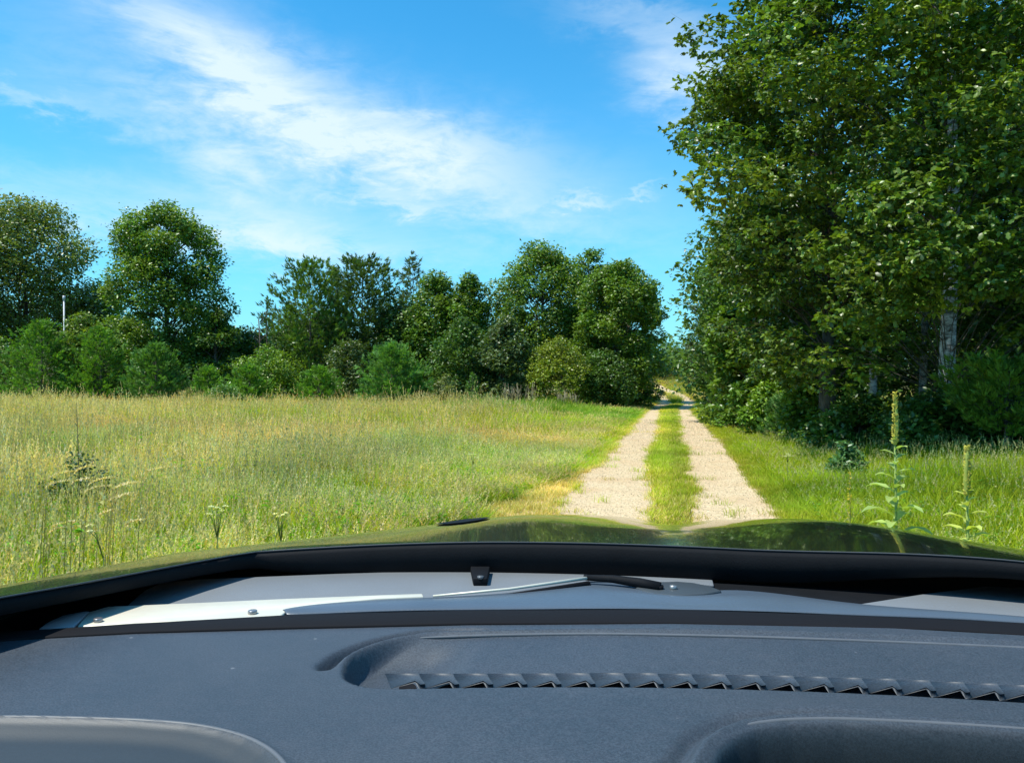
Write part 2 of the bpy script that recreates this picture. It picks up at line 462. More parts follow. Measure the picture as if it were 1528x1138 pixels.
G1 = (.23, .36, .020); G2 = (.33, .42, .026); G3 = (.15, .30, .022); YG = (.43, .42, .035); DRY = (.58, .50, .20)
def build_grass():
    pr = [blade_tuft(1, 26, .42, .17, .5, .0045, G1), blade_tuft(2, 24, .55, .16, .6, .005, G2),
          blade_tuft(3, 26, .5, .18, .8, .0045, G3, .08, (.4, .36, .16)), blade_tuft(4, 20, .62, .18, .4, .004, G2, .25, (.58, .46, .20), .12),
          blade_tuft(5, 20, .62, .2, .45, .004, YG, .42, (.58, .47, .22), .14), blade_tuft(6, 20, .52, .2, .4, .004, G1, .32, (.52, .50, .18), .11),
          blade_tuft(7, 14, .5, .14, .5, .005, G3, 0, broad=22), blade_tuft(8, 26, .5, .18, .7, .0045, DRY, .35, (.60, .50, .24)),
          blade_tuft(9, 16, .45, .18, .5, .0045, YG, .3, (.62, .50, .06), .07, broad=8),       # yellow flowering weeds
          blade_tuft(10, 30, .17, .14, .9, .0035, G2), blade_tuft(11, 30, .13, .15, 1.2, .0035, (.42, .40, .09)),
          blade_tuft(12, 12, .12, .10, 1.2, .004, DRY), blade_tuft(13, 26, .66, .2, .6, .0085, (.14, .27, .035)),
          blade_tuft(14, 16, .40, .12, .55, .0045, (.17, .29, .04), broad=12)]
    rs = np.random.RandomState(77)
    X = []; Y = []
    # sample in camera depth so density follows what the view resolves
    def area(n, d0, d1, pxa, pxb, pw=1.0):
        D = (d0 ** pw + rs.rand(n) * (d1 ** pw - d0 ** pw)) ** (1 / pw); px = pxa + rs.rand(n) * (pxb - pxa)
        p = D[:, None] * FW + ((px - 764) / FPX * D)[:, None] * RT
        return p[:, 0], p[:, 1]
    for n, d0, d1, a, b, pw in ((52000, 3.2, 22, -260, 1800, 1.75), (46000, 20, 72, -200, 1500, 1.6), (5000, 62, 150, 900, 1120, 1.3)):
        x, y = area(n, d0, d1, a, b, pw); X.append(x); Y.append(y)
    # extra for the central strip and both verges
    n = 17000; y = 4 + 58 * rs.rand(n) ** 1.6; x = rs.uniform(-3.2, 3.2, n); X.append(x); Y.append(y)
    x = np.concatenate(X); y = np.concatenate(Y)
    dx = x - track_cx(y)
    wob = (vnoise(x, y, .8, 21, 2) - .5) * .5; p0 = vnoise(x, y, 1.1, 22, 2)
    inL = (x > L0(y) + .02 + np.minimum(wob, 0) * .3) & (x < L1(y) + .05 * rs.randn(len(x))); inR = (x > R0(y) + .05 * rs.randn(len(x))) & (x < R1(y) - .02 - np.minimum(wob, 0) * .3)
    keep = ~((inL | inR)) | (rs.rand(len(x)) < .004)
    mid = (x >= L1(y) - .06) & (x <= R0(y) + .06)
    keep &= ~(mid & (y < 14) & (rs.rand(len(x)) < .45 * sstep(14, 9, y)))
    keep &= ~((np.abs(x) < 1.25) & (y < 3.6))
    # dry fringe on the left: sparse
    fr = (x < L0(y)) & (x > L0(y) - .12 - 1.0 * sstep(17, 10.5, y) * (.5 + .9 * p0))
    keep &= ~(fr & (rs.rand(len(x)) < .55))
    x, y, dx, mid, fr = x[keep], y[keep], dx[keep], mid[keep], fr[keep]
    n = len(x); u = rs.rand(n)
    hgt = np.ones(n); idx = np.zeros(n, int)
    p1 = vnoise(x, y, 5.5, 31, 3); p2 = vnoise(x, y, 3.2, 32, 3); p3 = vnoise(x, y, 9, 33, 2)
    left = x < 0
    farL = sstep(14, 30, np.hypot(x, y))
    tan_p = np.clip((p1 - .47) * 3.0, 0, 1) * .50 + .06 + .10 * farL
    choice = np.select([u < tan_p * .45, u < tan_p * .8, u < tan_p * .8 + .12, u < tan_p * .8 + .24],
                       [4, 3, 5, np.where(p2 > .5, 8, 7)], 0)
    v = rs.rand(n); greens = np.select([v < .25, v < .5, v < .78, v < .9], [0, 1, 2, 6], 13)
    idx = np.where(choice == 0, greens, choice)
    # right verge: greener, lower
    rg = ~left
    ur = rs.rand(n); idxr = np.select([ur < .36, ur < .62, ur < .82, ur < .92, ur < .97], [1, 13, 0, 9, 5], 3)
    idx = np.where(rg, idxr, idx)
    dist = np.abs(dx) - 1.45
    hgt = np.where(left, .32 + .78 * sstep(.3, 6.0, dist), .48 + .5 * sstep(.2, 4, dist))
    hgt *= .62 + .85 * p2
    hgt *= np.where(left & (rs.rand(n) < .05), 1.35, 1.0)
    hgt *= np.where(left, 1.12 - .10 * sstep(8, 16, np.hypot(x, y)), .85)
    # bright green sward by the far left bend
    sw = left & (dist < 9) & (y > 36) & (p3 > .2) & (y < 58); idx = np.where(sw & (rs.rand(n) < .8), 12, idx)
    idx = np.where(mid, np.select([rs.rand(n) < .36, rs.rand(n) < .30 + .35 * sstep(20, 9, y)], [9, 11], 10), idx)
    hgt = np.where(mid, (.7 + .5 * rs.rand(n)) * (1 - .3 * sstep(16, 9, y)), hgt)
    near_edge = (dist < .45) & ~mid; idx = np.where(near_edge, np.where(rs.rand(n) < .45, 10, 9), idx); hgt = np.where(near_edge, 1.0, hgt)
    idx = np.where(fr, np.where(rs.rand(n) < .7, 11, 10), idx); hgt = np.where(fr, 1.1, hgt)
    far = y > 64; idx = np.where(far, np.where(rs.rand(n) < .5, 4, 1), idx); hgt = np.where(far & (hgt > .5), .6, hgt)
    short = np.isin(idx, (9, 10, 11))
    hgt = np.where(short, np.clip(hgt, .5, 1.3), hgt)
    Dn = np.hypot(x, y); wide = 1.0 + sstep(12, 60, Dn) * 1.3
    s = np.c_[wide, wide, hgt * rs.uniform(.8, 1.2, n)]
    rot = np.c_[rs.uniform(-.12, .12, n), rs.uniform(-.12, .12, n), rs.uniform(0, 6.28, n)]
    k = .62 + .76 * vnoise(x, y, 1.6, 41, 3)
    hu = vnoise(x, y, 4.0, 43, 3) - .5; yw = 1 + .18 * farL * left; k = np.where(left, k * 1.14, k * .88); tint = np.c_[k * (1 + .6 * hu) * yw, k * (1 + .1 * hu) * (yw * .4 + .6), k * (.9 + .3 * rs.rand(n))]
    z = terrain(x, y) - .01
    al = np.c_[x, y, z]
    on = np.abs(dx) < 3.0
    def put(name, m, lab, cat): scatter(name, [p.copy() for p in pr], al[m], rot[m], s[m], idx[m], tint[m], lab, cat)
    put('meadow_grass', left & ~on, 'tall seeding meadow grass filling the open field', 'grass')
    put('verge_grass', on, 'short grass along the track and down its middle', 'grass')
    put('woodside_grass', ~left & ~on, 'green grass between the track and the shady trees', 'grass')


def build_pebbles():
    rs = np.random.RandomState(5); pr = []
    for k in range(4):
        b = np.array([(1, 0, 0), (-1, 0, 0), (0, 1, 0), (0, -1, 0), (0, 0, .7), (0, 0, -.5)], float) * rs.uniform(.7, 1.2, (6, 3))
        F = np.array([(0, 2, 4), (2, 1, 4), (1, 3, 4), (3, 0, 4), (2, 0, 5), (1, 2, 5), (3, 1, 5), (0, 3, 5)])
        pr.append(mesh_obj('pebble', b, F, M['pebble'], link=False))
    n = 34000; y = 5 + 34 * rs.rand(n) ** 1.5; side = rs.rand(n) < .5
    t = rs.rand(n) * 1.16 - .08
    x = np.where(side, L0(y) * (1 - t) + L1(y) * t, R0(y) * (1 - t) + R1(y) * t)
    sz = .004 + .009 * rs.rand(n) ** 2.5; sz *= 1 + sstep(12, 40, y)
    c = np.array([(.68, .52, .33)]) * rs.uniform(.35, 1.35, (n, 1)) * rs.uniform(.93, 1.07, (n, 3))
    scatter('track_gravel', pr, np.c_[x, y, terrain(x, y) + .012 + .0004 * y], rs.uniform(0, 6.28, (n, 3)), np.repeat(sz[:, None], 3, 1), rs.randint(0, 4, n), c,
            'loose pale gravel lying in the two wheel tracks', 'gravel')


# ------------------------------------------------------------------ foliage generators
T_LEAF = (np.array([(0, 0, 0), (.34, .45, .10), (0, 1, -.06), (-.34, .45, .10)]), np.array([(0, 1, 2), (0, 2, 3)]))
T_OAK = (np.array([(0, 0, 0), (.30, .30, .08), (.22, .55, .05), (.30, .74, .02), (0, 1.05, -.14), (-.30, .74, .02), (-.22, .55, .05), (-.30, .30, .08)]),
         np.array([(0, 1, 2), (0, 2, 6), (0, 6, 7), (2, 3, 4), (2, 4, 6), (6, 4, 5)]))
T_SPRAY = (np.array([(0, 0, 0), (.05, .5, .02), (0, 1, .1), (-.30, .75, .0), (.30, .75, .0), (-.22, .35, -.02), (.22, .35, -.02)]),
           np.array([(0, 1, 2), (0, 3, 5), (0, 6, 4), (0, 2, 5)]))


def unit(v): return v / (np.linalg.norm(v, axis=-1, keepdims=True) + 1e-9)


def leaves(P, Ydir, N, size, tmpl, rs):
    """one leaf per point: its length along Ydir, its face along N"""
    Yd = unit(Ydir); N = unit(N - (N * Yd).sum(1, keepdims=True) * Yd); X = np.cross(Yd, N)
    tv, tf = tmpl; n = len(P); k = len(tv)
    V = P[:, None] + size[:, None, None] * (tv[None, :, 0:1] * X[:, None] + tv[None, :, 1:2] * Yd[:, None] + tv[None, :, 2:3] * N[:, None])
    F = tf[None] + (np.arange(n) * k)[:, None, None]
    return V.reshape(-1, 3), F.reshape(-1, 3), k


def prof(pts):
    a = np.array(pts, float); return lambda t: np.interp(t, a[:, 0], a[:, 1])


OVAL = prof([(0, .45), (.12, .8), (.35, 1), (.65, .9), (.85, .62), (1, .12)])
ROUND = prof([(0, .35), (.2, .85), (.5, 1), (.75, .85), (.92, .5), (1, .15)])
BUSHY = prof([(0, .95), (.3, 1), (.6, .85), (.85, .5), (1, .12)])
LOWWIDE = prof([(0, .9), (.2, 1), (.5, .92), (.8, .6), (1, .15)])
CONE = prof([(0, .85), (.12, 1), (.4, .78), (.7, .45), (.9, .2), (1, .03)])

UID = [0]


def D_(x, y): return float(np.hypot(x, y))


def broadleaf(name, label, cat, x, y, h, rad, base=0.15, shape=OVAL, nclump=46, nleaf=11000, ls=.26, tint=(.05, .085, .02), var=.25, seed=0,
              trunk_r=.18, barkm='bark', group=None, tmpl=T_LEAF, rc=.27, rosette=1, squash=.75, lean=(0, 0), z0=None, nstem=1, stray=.06, cw=None, boughs=(), limb=1.0):
    if tmpl is T_LEAF and D_(x, y) > 40 and name != 'distant_tree': nclump = int(nclump * 1.7); nleaf = int(nleaf * 1.35); ls *= .86; rc *= .82; stray = max(stray, .13)
    rs = np.random.RandomState(seed + 100); z0 = float(terrain(x, y)) if z0 is None else z0
    root = empty(name, (x, y, z0)); tag(root, label, cat, group)
    tr = Geo(); zb = h * base; hc = h - zb
    # clumps
    t = rs.rand(nclump * 3) ** .9; a = rs.rand(nclump * 3) * 6.283; q = np.sqrt(rs.uniform(.12, 1, nclump * 3))
    rr = rad * shape(t) * q * (1 - rc * .75)
    C = np.c_[rr * np.cos(a) + lean[0] * t * h, rr * np.sin(a) + lean[1] * t * h, zb + hc * (t * (1 - rc * .55) + .02)]
    keep = [0]                                                  # spread them out a little
    for i in range(1, len(C)):
        if len(keep) >= nclump: break
        if np.min(np.linalg.norm(C[keep] - C[i], axis=1)) > rad * rc * .62: keep.append(i)
    C = C[keep]; K = len(C); cr = rad * rc * rs.uniform(.7, 1.3, K) * (0.8 + .3 * shape(np.clip((C[:, 2] - zb) / hc, 0, 1)))
    if len(boughs):                                             # low boughs reaching out of the crown
        BW = [(*W(bpx, bD), ZP(bpy, bD), br) for bpx, bpy, bD, br in boughs]
        C = np.concatenate([C, np.array([(b[0] - x, b[1] - y, b[2] - z0) for b in BW])]); cr = np.concatenate([cr, [b[3] for b in BW]]); K = len(C)
    # trunk and limbs
    top = np.array([lean[0] * h, lean[1] * h, zb + hc * .86])
    for s in range(nstem):
        off = np.array([rs.uniform(-.3, .3), rs.uniform(-.3, .3), 0]) * (0 if nstem == 1 else rad * .5)
        pts = [np.array([0, 0, -.15]) + off * .2, np.array([.0, 0, h * .12]) + off * .4, np.array([rs.uniform(-.05, .05) * rad, rs.uniform(-.05, .05) * rad, zb + hc * .3]) + off + top * np.array([.3, .3, 0]), top + off]
        tr.tube(pts, [trunk_r * 1.35, trunk_r, trunk_r * .7, trunk_r * .12], 9)
    lb = tr if barkm == 'bark' else Geo()
    for i in range(K):
        c = C[i]; zt = max(h * .1, c[2] - np.hypot(c[0], c[1]) * rs.uniform(.5, .9)); s = np.array([lean[0] * zt, lean[1] * zt, zt])
        m = s * .5 + c * .5 + np.array([0, 0, .06 * rad]); r0 = trunk_r * rs.uniform(.12, .28) * limb
        lb.tube([s, m, c, c + (c - m) * .35], [r0, r0 * .6, r0 * .3, r0 * .1], 5, cap=False)
    if lb is not tr: tr.obj('trunk', M[barkm], root, smooth=True)
    # leaves
    if lb is tr: tr.obj('trunk', M[barkm], root, smooth=True)
    if lb is not tr: lb.obj('branches', M['bark'], root, smooth=True)
    w = cr ** 2; w /= w.sum(); n0 = nleaf // rosette; ci = rs.choice(K, n0, p=w)
    d = unit(rs.randn(n0, 3)); rad_f = rs.uniform(.45, 1.0, n0) ** .5; st = rs.rand(n0) < stray; rad_f = np.where(st, rs.uniform(1, 1.35, n0), rad_f)
    lump = 1 + .30 * np.sin(d[:, 0] * 5 + ci) * np.cos(d[:, 2] * 4 + ci * 1.7)
    P = C[ci] + d * np.array([1, 1, squash]) * (cr[ci] * rad_f * lump)[:, None]
    ok = P[:, 2] > .05; P, d, ci = P[ok], d[ok], ci[ok]; n0 = len(P)
    P = np.repeat(P, rosette, 0); d = np.repeat(d, rosette, 0); ci = np.repeat(ci, rosette)
    n = len(P); tw = np.repeat(rs.uniform(.75, 1.25, n0), rosette)
    Yd = unit(unit(rs.randn(n, 3) * np.array([1, 1, .45])) + .55 * d + np.array([0, 0, -.12]))
    N = unit(np.array([0, 0, 1.0]) + .5 * d + rs.randn(n, 3) * .55)
    V, F, k = leaves(P, Yd, N, ls * rs.uniform(.6, 1.25, n), tmpl, rs)
    cv = rs.uniform(1 - var, 1 + var, n) * tw; ctone = rs.uniform(.82, 1.22, K)[ci]
    hue = rs.uniform(-1, 1, K)[ci] * .10 + rs.uniform(-1, 1, n) * .08
    T = np.array(tint)[None] * (cv * ctone)[:, None] * np.c_[1 + hue * 1.3, 1 + hue * .2, 1 - hue]
    if cw is not None:                                          # tint shifts paler or yellower towards the crown top
        f = np.clip((P[:, 2] - zb) / hc, 0, 1)[:, None] ** 1.5; T = T * (1 - f) + f * T * np.array(cw)[None]
    o = mesh_obj('crown', V, F, M['leaf'], root, np.repeat(T, k, 0))
    return root


def conifer(name, label, cat, x, y, h, rad, base=.06, shape=CONE, nbranch=70, per=26, ls=.22, tint=(.045, .085, .025), seed=0, trunk_r=.1, group=None,
            up=.35, var=.25, open_=0.0, side=None):
    rs = np.random.RandomState(seed + 500); z0 = float(terrain(x, y)); root = empty(name, (x, y, z0)); tag(root, label, cat, group)
    tr = Geo(); tr.tube([(0, 0, -.1), (.02 * rad, 0, h * .4), (0, .01 * rad, h * .97)], [trunk_r, trunk_r * .65, trunk_r * .1], 8)
    P = []; D = []; BC = []
    for b in range(nbranch):
        t = (b + rs.rand()) / nbranch; z = h * (base + (1 - base) * t * .97); a = b * 2.4 + rs.uniform(-.4, .4)
        L = rad * shape(t) * rs.uniform(.65, 1.12) + .05
        if rs.rand() < open_: continue
        dr = np.array([math.cos(a), math.sin(a), 0]); u = up * (.2 + 1.0 * t)
        s = np.linspace(0, 1, 5)[:, None]; pts = np.array([0, 0, z]) + dr * L * s + np.array([0, 0, 1]) * (L * (u * s ** 1.6 - .10 * np.sin(s * 3.1)))
        tr.tube(pts, np.linspace(max(.012, trunk_r * .22 * (1 - t * .6)), .005, 5), 4, cap=False)
        m = max(5, int(per * (.35 + L / rad)))
        q = rs.uniform(.18, 1.03, m) ** .75; base_p = np.stack([np.interp(q, np.linspace(0, 1, 5), pts[:, k]) for k in range(3)], 1)
        lat = np.cross(dr, [0, 0, 1]); wd = .30 * L * (1.1 - q)[:, None] * rs.uniform(-1, 1, (m, 1))
        base_p = base_p + lat * wd + rs.randn(m, 3) * .035 * rad
        P.append(base_p); D.append(dr * .8 + lat * np.sign(wd) * .45 + np.array([0, 0, up + .15]) + rs.randn(m, 3) * .3); BC.append(np.full(m, rs.uniform(.78, 1.25)))
    m = 10; P.append(np.c_[rs.randn(m, 2) * .03 * rad, rs.uniform(h * .9, h, m)]); D.append(np.c_[rs.randn(m, 2) * .4, np.ones(m)]); BC.append(np.ones(m))
    tr.obj('trunk', M['bark'], root, smooth=True)
    P = np.concatenate(P); D = np.concatenate(D); BC = np.concatenate(BC)
    ok = P[:, 2] > .05; P, D, BC = P[ok], D[ok], BC[ok]
    P = np.repeat(P, 2, 0); D = np.repeat(D, 2, 0) + rs.randn(len(P), 3) * .25; n = len(P)
    V, F, k = leaves(P, D, np.array([0, 0, 1.0]) + rs.randn(n, 3) * .7, ls * rs.uniform(.6, 1.25, n), T_SPRAY, rs)
    hue = rs.uniform(-1, 1, n) * .12
    T = np.array(tint)[None] * (rs.uniform(1 - var, 1 + var, n) * np.repeat(BC, 2))[:, None] * np.c_[1 + hue, np.ones(n), 1 - hue]
    mesh_obj('crown', V, F, M['needle'], root, np.repeat(T, k, 0))
    return root


def HT(py, D, x, y): return ZP(py, D) - float(terrain(x, y))


OAK = (.105, .19, .026); DK = (.072, .145, .028); LT = (.145, .25, .030); YL = (.19, .25, .028); PINE = (.105, .19, .036); YP = (.115, .25, .036)
SILV = (.090, .140, .055)


def bl(px, D, top, wpx, label, name='oak_tree', cat='tree', **kw):
    x, y = W(px, D); h = HT(top, D, x, y) * 1.02; rad = wpx / 2 / FPX * D * (1.14 if px < 900 else 1.05)
    UID[0] += 1; kw.setdefault('seed', UID[0]); return broadleaf(name, label, cat, x, y, h, rad, **kw)


def cf(px, D, top, wpx, label, name='pine_tree', cat='tree', **kw):
    x, y = W(px, D); h = HT(top, D, x, y); rad = wpx / 2 / FPX * D
    UID[0] += 1; kw.setdefault('seed', UID[0]); return conifer(name, label, cat, x, y, h, rad, **kw)


def build_left_trees():
    g = 'trees closing the meadow on the left'
    # far left tall tree with thin feathery top
    bl(30, 62, 292, 230, 'tall tree with pale feathery top cut by the left picture edge', 'locust_tree', base=.2, shape=ROUND, nclump=95, nleaf=32000, ls=.30, tint=(.095, .150, .034), cw=(1.6, 1.3, 1.4), group=g, rc=.22, seed=1)
    bl(-90, 58, 330, 200, 'tall dark tree mostly beyond the left picture edge', base=.2, nclump=40, nleaf=9000, ls=.32, tint=OAK, group=g, seed=2)
    bl(252, 56, 300, 176, 'tall oval tree standing alone above the young pines', 'oak_tree', base=.10, shape=prof([(0, .7), (.2, .95), (.35, 1.02), (.6, .86), (.8, .78), (.93, .55), (1, .15)]), nclump=110, nleaf=34000, ls=.27, tint=OAK, group=g, rc=.2, seed=3, cw=(1.3, 1.2, 1.2))
    bl(322, 54, 455, 80, 'dark low side crown at the right foot of the tall oval tree', base=.08, nclump=34, nleaf=9000, ls=.25, tint=DK, group=g, seed=4)
    bl(150, 66, 410, 110, 'small round tree filling the gap behind the yellow green bushes', base=.1, nclump=40, nleaf=9000, ls=.32, tint=LT, group=g, seed=5)
    bl(365, 60, 484, 100, 'low dark tree between the oval tree and the pines', base=.06, nclump=34, nleaf=8000, ls=.28, tint=DK, group=g, seed=6)
    # pine group
    cf(398, 56, 452, 62, 'thin half bare pine at the left end of the pine group', open_=.35, nbranch=40, per=12, ls=.30, up=.9, tint=(0.0775, 0.124, 0.0465), group=g)
    cf(462, 58, 392, 150, 'broad pine with upswept branch tips left in the pine group', shape=prof([(0, .9), (.3, 1), (.6, .85), (.85, .55), (1, .1)]), nbranch=105, per=34, ls=.40, up=.75, tint=PINE, group=g)
    cf(540, 60, 386, 150, 'broad dark pine in the middle of the pine group', shape=prof([(0, .9), (.3, 1), (.6, .9), (.85, .6), (1, .12)]), nbranch=120, per=40, ls=.40, up=.6, tint=(0.0697, 0.124, 0.0341), group=g)
    cf(616, 64, 378, 120, 'pointed pale topped pine rising highest in the pine group', nbranch=80, per=28, ls=.38, up=.3, tint=(0.0899, 0.1395, 0.0697), group=g, open_=.1)
    cf(576, 66, 398, 40, 'slender pointed pine behind the broad dark pine', nbranch=60, per=16, ls=.3, up=.4, tint=PINE, group=g)
    cf(500, 62, 398, 90, 'narrow pine wedged between the two broad pines', nbranch=70, per=22, ls=.34, up=.6, tint=PINE, group=g)
    bl(650, 60, 400, 112, 'round topped tree just right of the pointed pine', base=.08, nclump=60, nleaf=16000, ls=.27, tint=OAK, group=g, seed=7, rc=.24)
    bl(700, 59, 402, 88, 'narrow round topped tree before the sky gap', base=.08, nclump=56, nleaf=15000, ls=.26, tint=OAK, group=g, seed=8, rc=.25)
    bl(600, 62, 440, 170, 'dark undergrowth tree below the pointed pine', base=.04, shape=BUSHY, nclump=40, nleaf=11000, ls=.3, tint=DK, group=g, seed=9)
    bl(455, 62, 455, 200, 'dark undergrowth tree below the upswept pine', base=.04, shape=BUSHY, nclump=40, nleaf=12000, ls=.3, tint=DK, group=g, seed=10)
    # big oak pair by the bend
    bl(808, 60, 356, 152, 'tall left half of the oak pair by the bend of the track', base=.12, nclump=95, nleaf=26000, ls=.27, tint=OAK, group=g, rc=.21, seed=11, cw=(1.25, 1.15, 1.1))
    bl(878, 64, 360, 96, 'narrow oak crown showing between the oak pair', base=.15, nclump=50, nleaf=13000, ls=.27, tint=OAK, group=g, rc=.24, seed=12)
    bl(926, 55, 386, 140, 'oak beside the track whose dark foot shades the ruts', base=.07, shape=prof([(0, .85), (.25, 1), (.6, .93), (.8, .85), (.93, .55), (1, .2)]), nclump=100, nleaf=28000, ls=.25, tint=OAK, group=g, rc=.21, seed=13, cw=(1.2, 1.15, 1.0))
    bl(900, 52, 520, 120, 'dark shrub mass at the foot of the oaks', 'shrub', 'shrub', base=.02, shape=BUSHY, nclump=34, nleaf=9000, ls=.2, tint=DK, seed=14, group='shrubs along the wood edge')
    bl(938, 62, 394, 112, 'oak added behind the trackside one to shade the ruts', base=.1, nclump=50, nleaf=13000, ls=.26, tint=OAK, group=g, rc=.24, seed=16)  # added, mostly hidden, to throw its shadow over the track
    bl(944, 56, 500, 56, 'dark shrub crowding the track at the bend', 'shrub', 'shrub', base=.02, shape=BUSHY, nclump=30, nleaf=7000, ls=.2, tint=DK, seed=15, group='shrubs along the wood edge')


def build_left_shrubs():
    g = 'shrubs along the wood edge'
    S = dict(base=.02, shape=LOWWIDE, nstem=3, trunk_r=.05, group=g)
    bl(757, 51, 466, 96, 'grey green large leaved shrub under the left oak', 'shrub', 'shrub', nclump=46, nleaf=11000, ls=.26, tint=SILV, seed=20, **S)
    bl(832, 50, 500, 104, 'bright yellow green bush in front of the oak pair', 'shrub', 'shrub', nclump=36, nleaf=9500, ls=.17, tint=YL, seed=21, **S)
    bl(690, 52, 470, 100, 'deep green shrub below the narrow round tree', 'shrub', 'shrub', nclump=40, nleaf=10000, ls=.22, tint=DK, seed=22, **S)
    bl(664, 47, 556, 52, 'small pale flowered shrub at the meadow edge', 'shrub', 'shrub', nclump=18, nleaf=3000, ls=.14, tint=(0.1705, 0.217, 0.0775), seed=23, **S)
    bl(122, 52, 458, 90, 'yellow green bush behind the white pole', 'shrub', 'shrub', nclump=34, nleaf=8000, ls=.2, tint=(0.1395, 0.217, 0.0372), seed=24, **S)
    bl(190, 53, 470, 80, 'mid green bush at the left foot of the oval tree', 'shrub', 'shrub', nclump=30, nleaf=7000, ls=.2, tint=LT, seed=25, **S)
    bl(-10, 52, 500, 120, 'green bush cut by the left picture edge', 'shrub', 'shrub', nclump=34, nleaf=8000, ls=.2, tint=OAK, seed=26, **S)
    bl(400, 52, 515, 110, 'broad green bush between the oval tree and the pines', 'shrub', 'shrub', nclump=34, nleaf=9000, ls=.19, tint=LT, seed=27, **S)
    bl(520, 53, 505, 80, 'olive green bush under the pine group', 'shrub', 'shrub', nclump=30, nleaf=7000, ls=.19, tint=(0.093, 0.1395, 0.0388), seed=28, **S)
    bl(330, 45, 572, 70, 'small bright bush half sunk in the meadow edge', 'shrub', 'shrub', nclump=18, nleaf=3500, ls=.14, tint=(0.124, 0.217, 0.0543), seed=29, **S)
    g2 = 'young pines at the meadow edge'
    P = dict(shape=prof([(0, .95), (.2, 1), (.5, .8), (.8, .45), (1, .05)]), group=g2, up=.45, tint=YP, ls=.26)
    cf(62, 50, 478, 128, 'bushy young pine with a dark shaded side below the white pole', 'young_pine', nbranch=120, per=30, seed=31, **P)
    cf(150, 50, 488, 110, 'young pine squeezed left of the bright one', 'young_pine', nbranch=105, per=26, seed=32, **P)
    cf(232, 48, 512, 104, 'bright young pine in front of the tall oval tree', 'young_pine', nbranch=110, per=28, seed=33, **{**P, 'tint': (0.093, 0.2093, 0.0465)})
    cf(310, 48, 548, 60, 'low young pine at the right of the bright one', 'young_pine', nbranch=60, per=20, seed=34, **P)
    cf(372, 48, 545, 76, 'low spreading young pine before the broad green bush', 'young_pine', nbranch=70, per=22, seed=35, **P)
    cf(476, 48, 548, 84, 'squat young pine before the olive bush', 'young_pine', nbranch=70, per=22, seed=36, **P)
    cf(585, 46, 514, 118, 'bright bushy young pine leaning over the reed heads', 'young_pine', nbranch=125, per=32, seed=37, **{**P, 'tint': (0.1162, 0.2558, 0.062), 'up': .55})
    cf(705, 42, 556, 30, 'tiny single pine seedling standing in the meadow grass', 'pine_seedling', nbranch=34, per=12, ls=.14, seed=38, shape=CONE, up=.5, tint=(0.1162, 0.2325, 0.0543), trunk_r=.02)


def build_far():
    g = 'far trees beyond the rising field'
    for i, (px, D, top, w, lab) in enumerate(((960, 168, 528, 60, 'far hazy tree at the left of the gap over the track'), (992, 175, 530, 44, 'far round tree in the gap over the track'),
                                              (1022, 170, 526, 50, 'far tree at the right of the gap over the track'), (1060, 165, 520, 70, 'far tree hidden beside the right hand wood'))):
        bl(px, D, top, w, lab, 'distant_tree', base=.02, shape=BUSHY, nclump=40, nleaf=5000, ls=.7, tint=(.04, .075, .035), seed=60 + i, group=g)
    # trees across the horizon behind the left edge wood, seen in gaps
    for i, px in enumerate((-150, 60, 180, 300, 380, 470, 620, 745, 860, 940)):
        bl(px, 92 + (i * 7) % 13, (470, 430, 470, 490, 500, 480, 470, 490, 460, 500)[i], 190, ('second row tree %s' % ('beyond the picture edge', 'behind the feathery topped tree', 'behind the small round tree', 'behind the tall oval tree', 'behind the low dark tree', 'behind the upswept pine', 'behind the pointed pine', 'closing the sky gap beside the oak pair', 'behind the oak pair', 'behind the trackside oak')[i]), 'wood_tree', base=.03, shape=BUSHY, nclump=40, nleaf=6000, ls=.5, tint=DK, seed=80 + i, group='second row of the left wood')


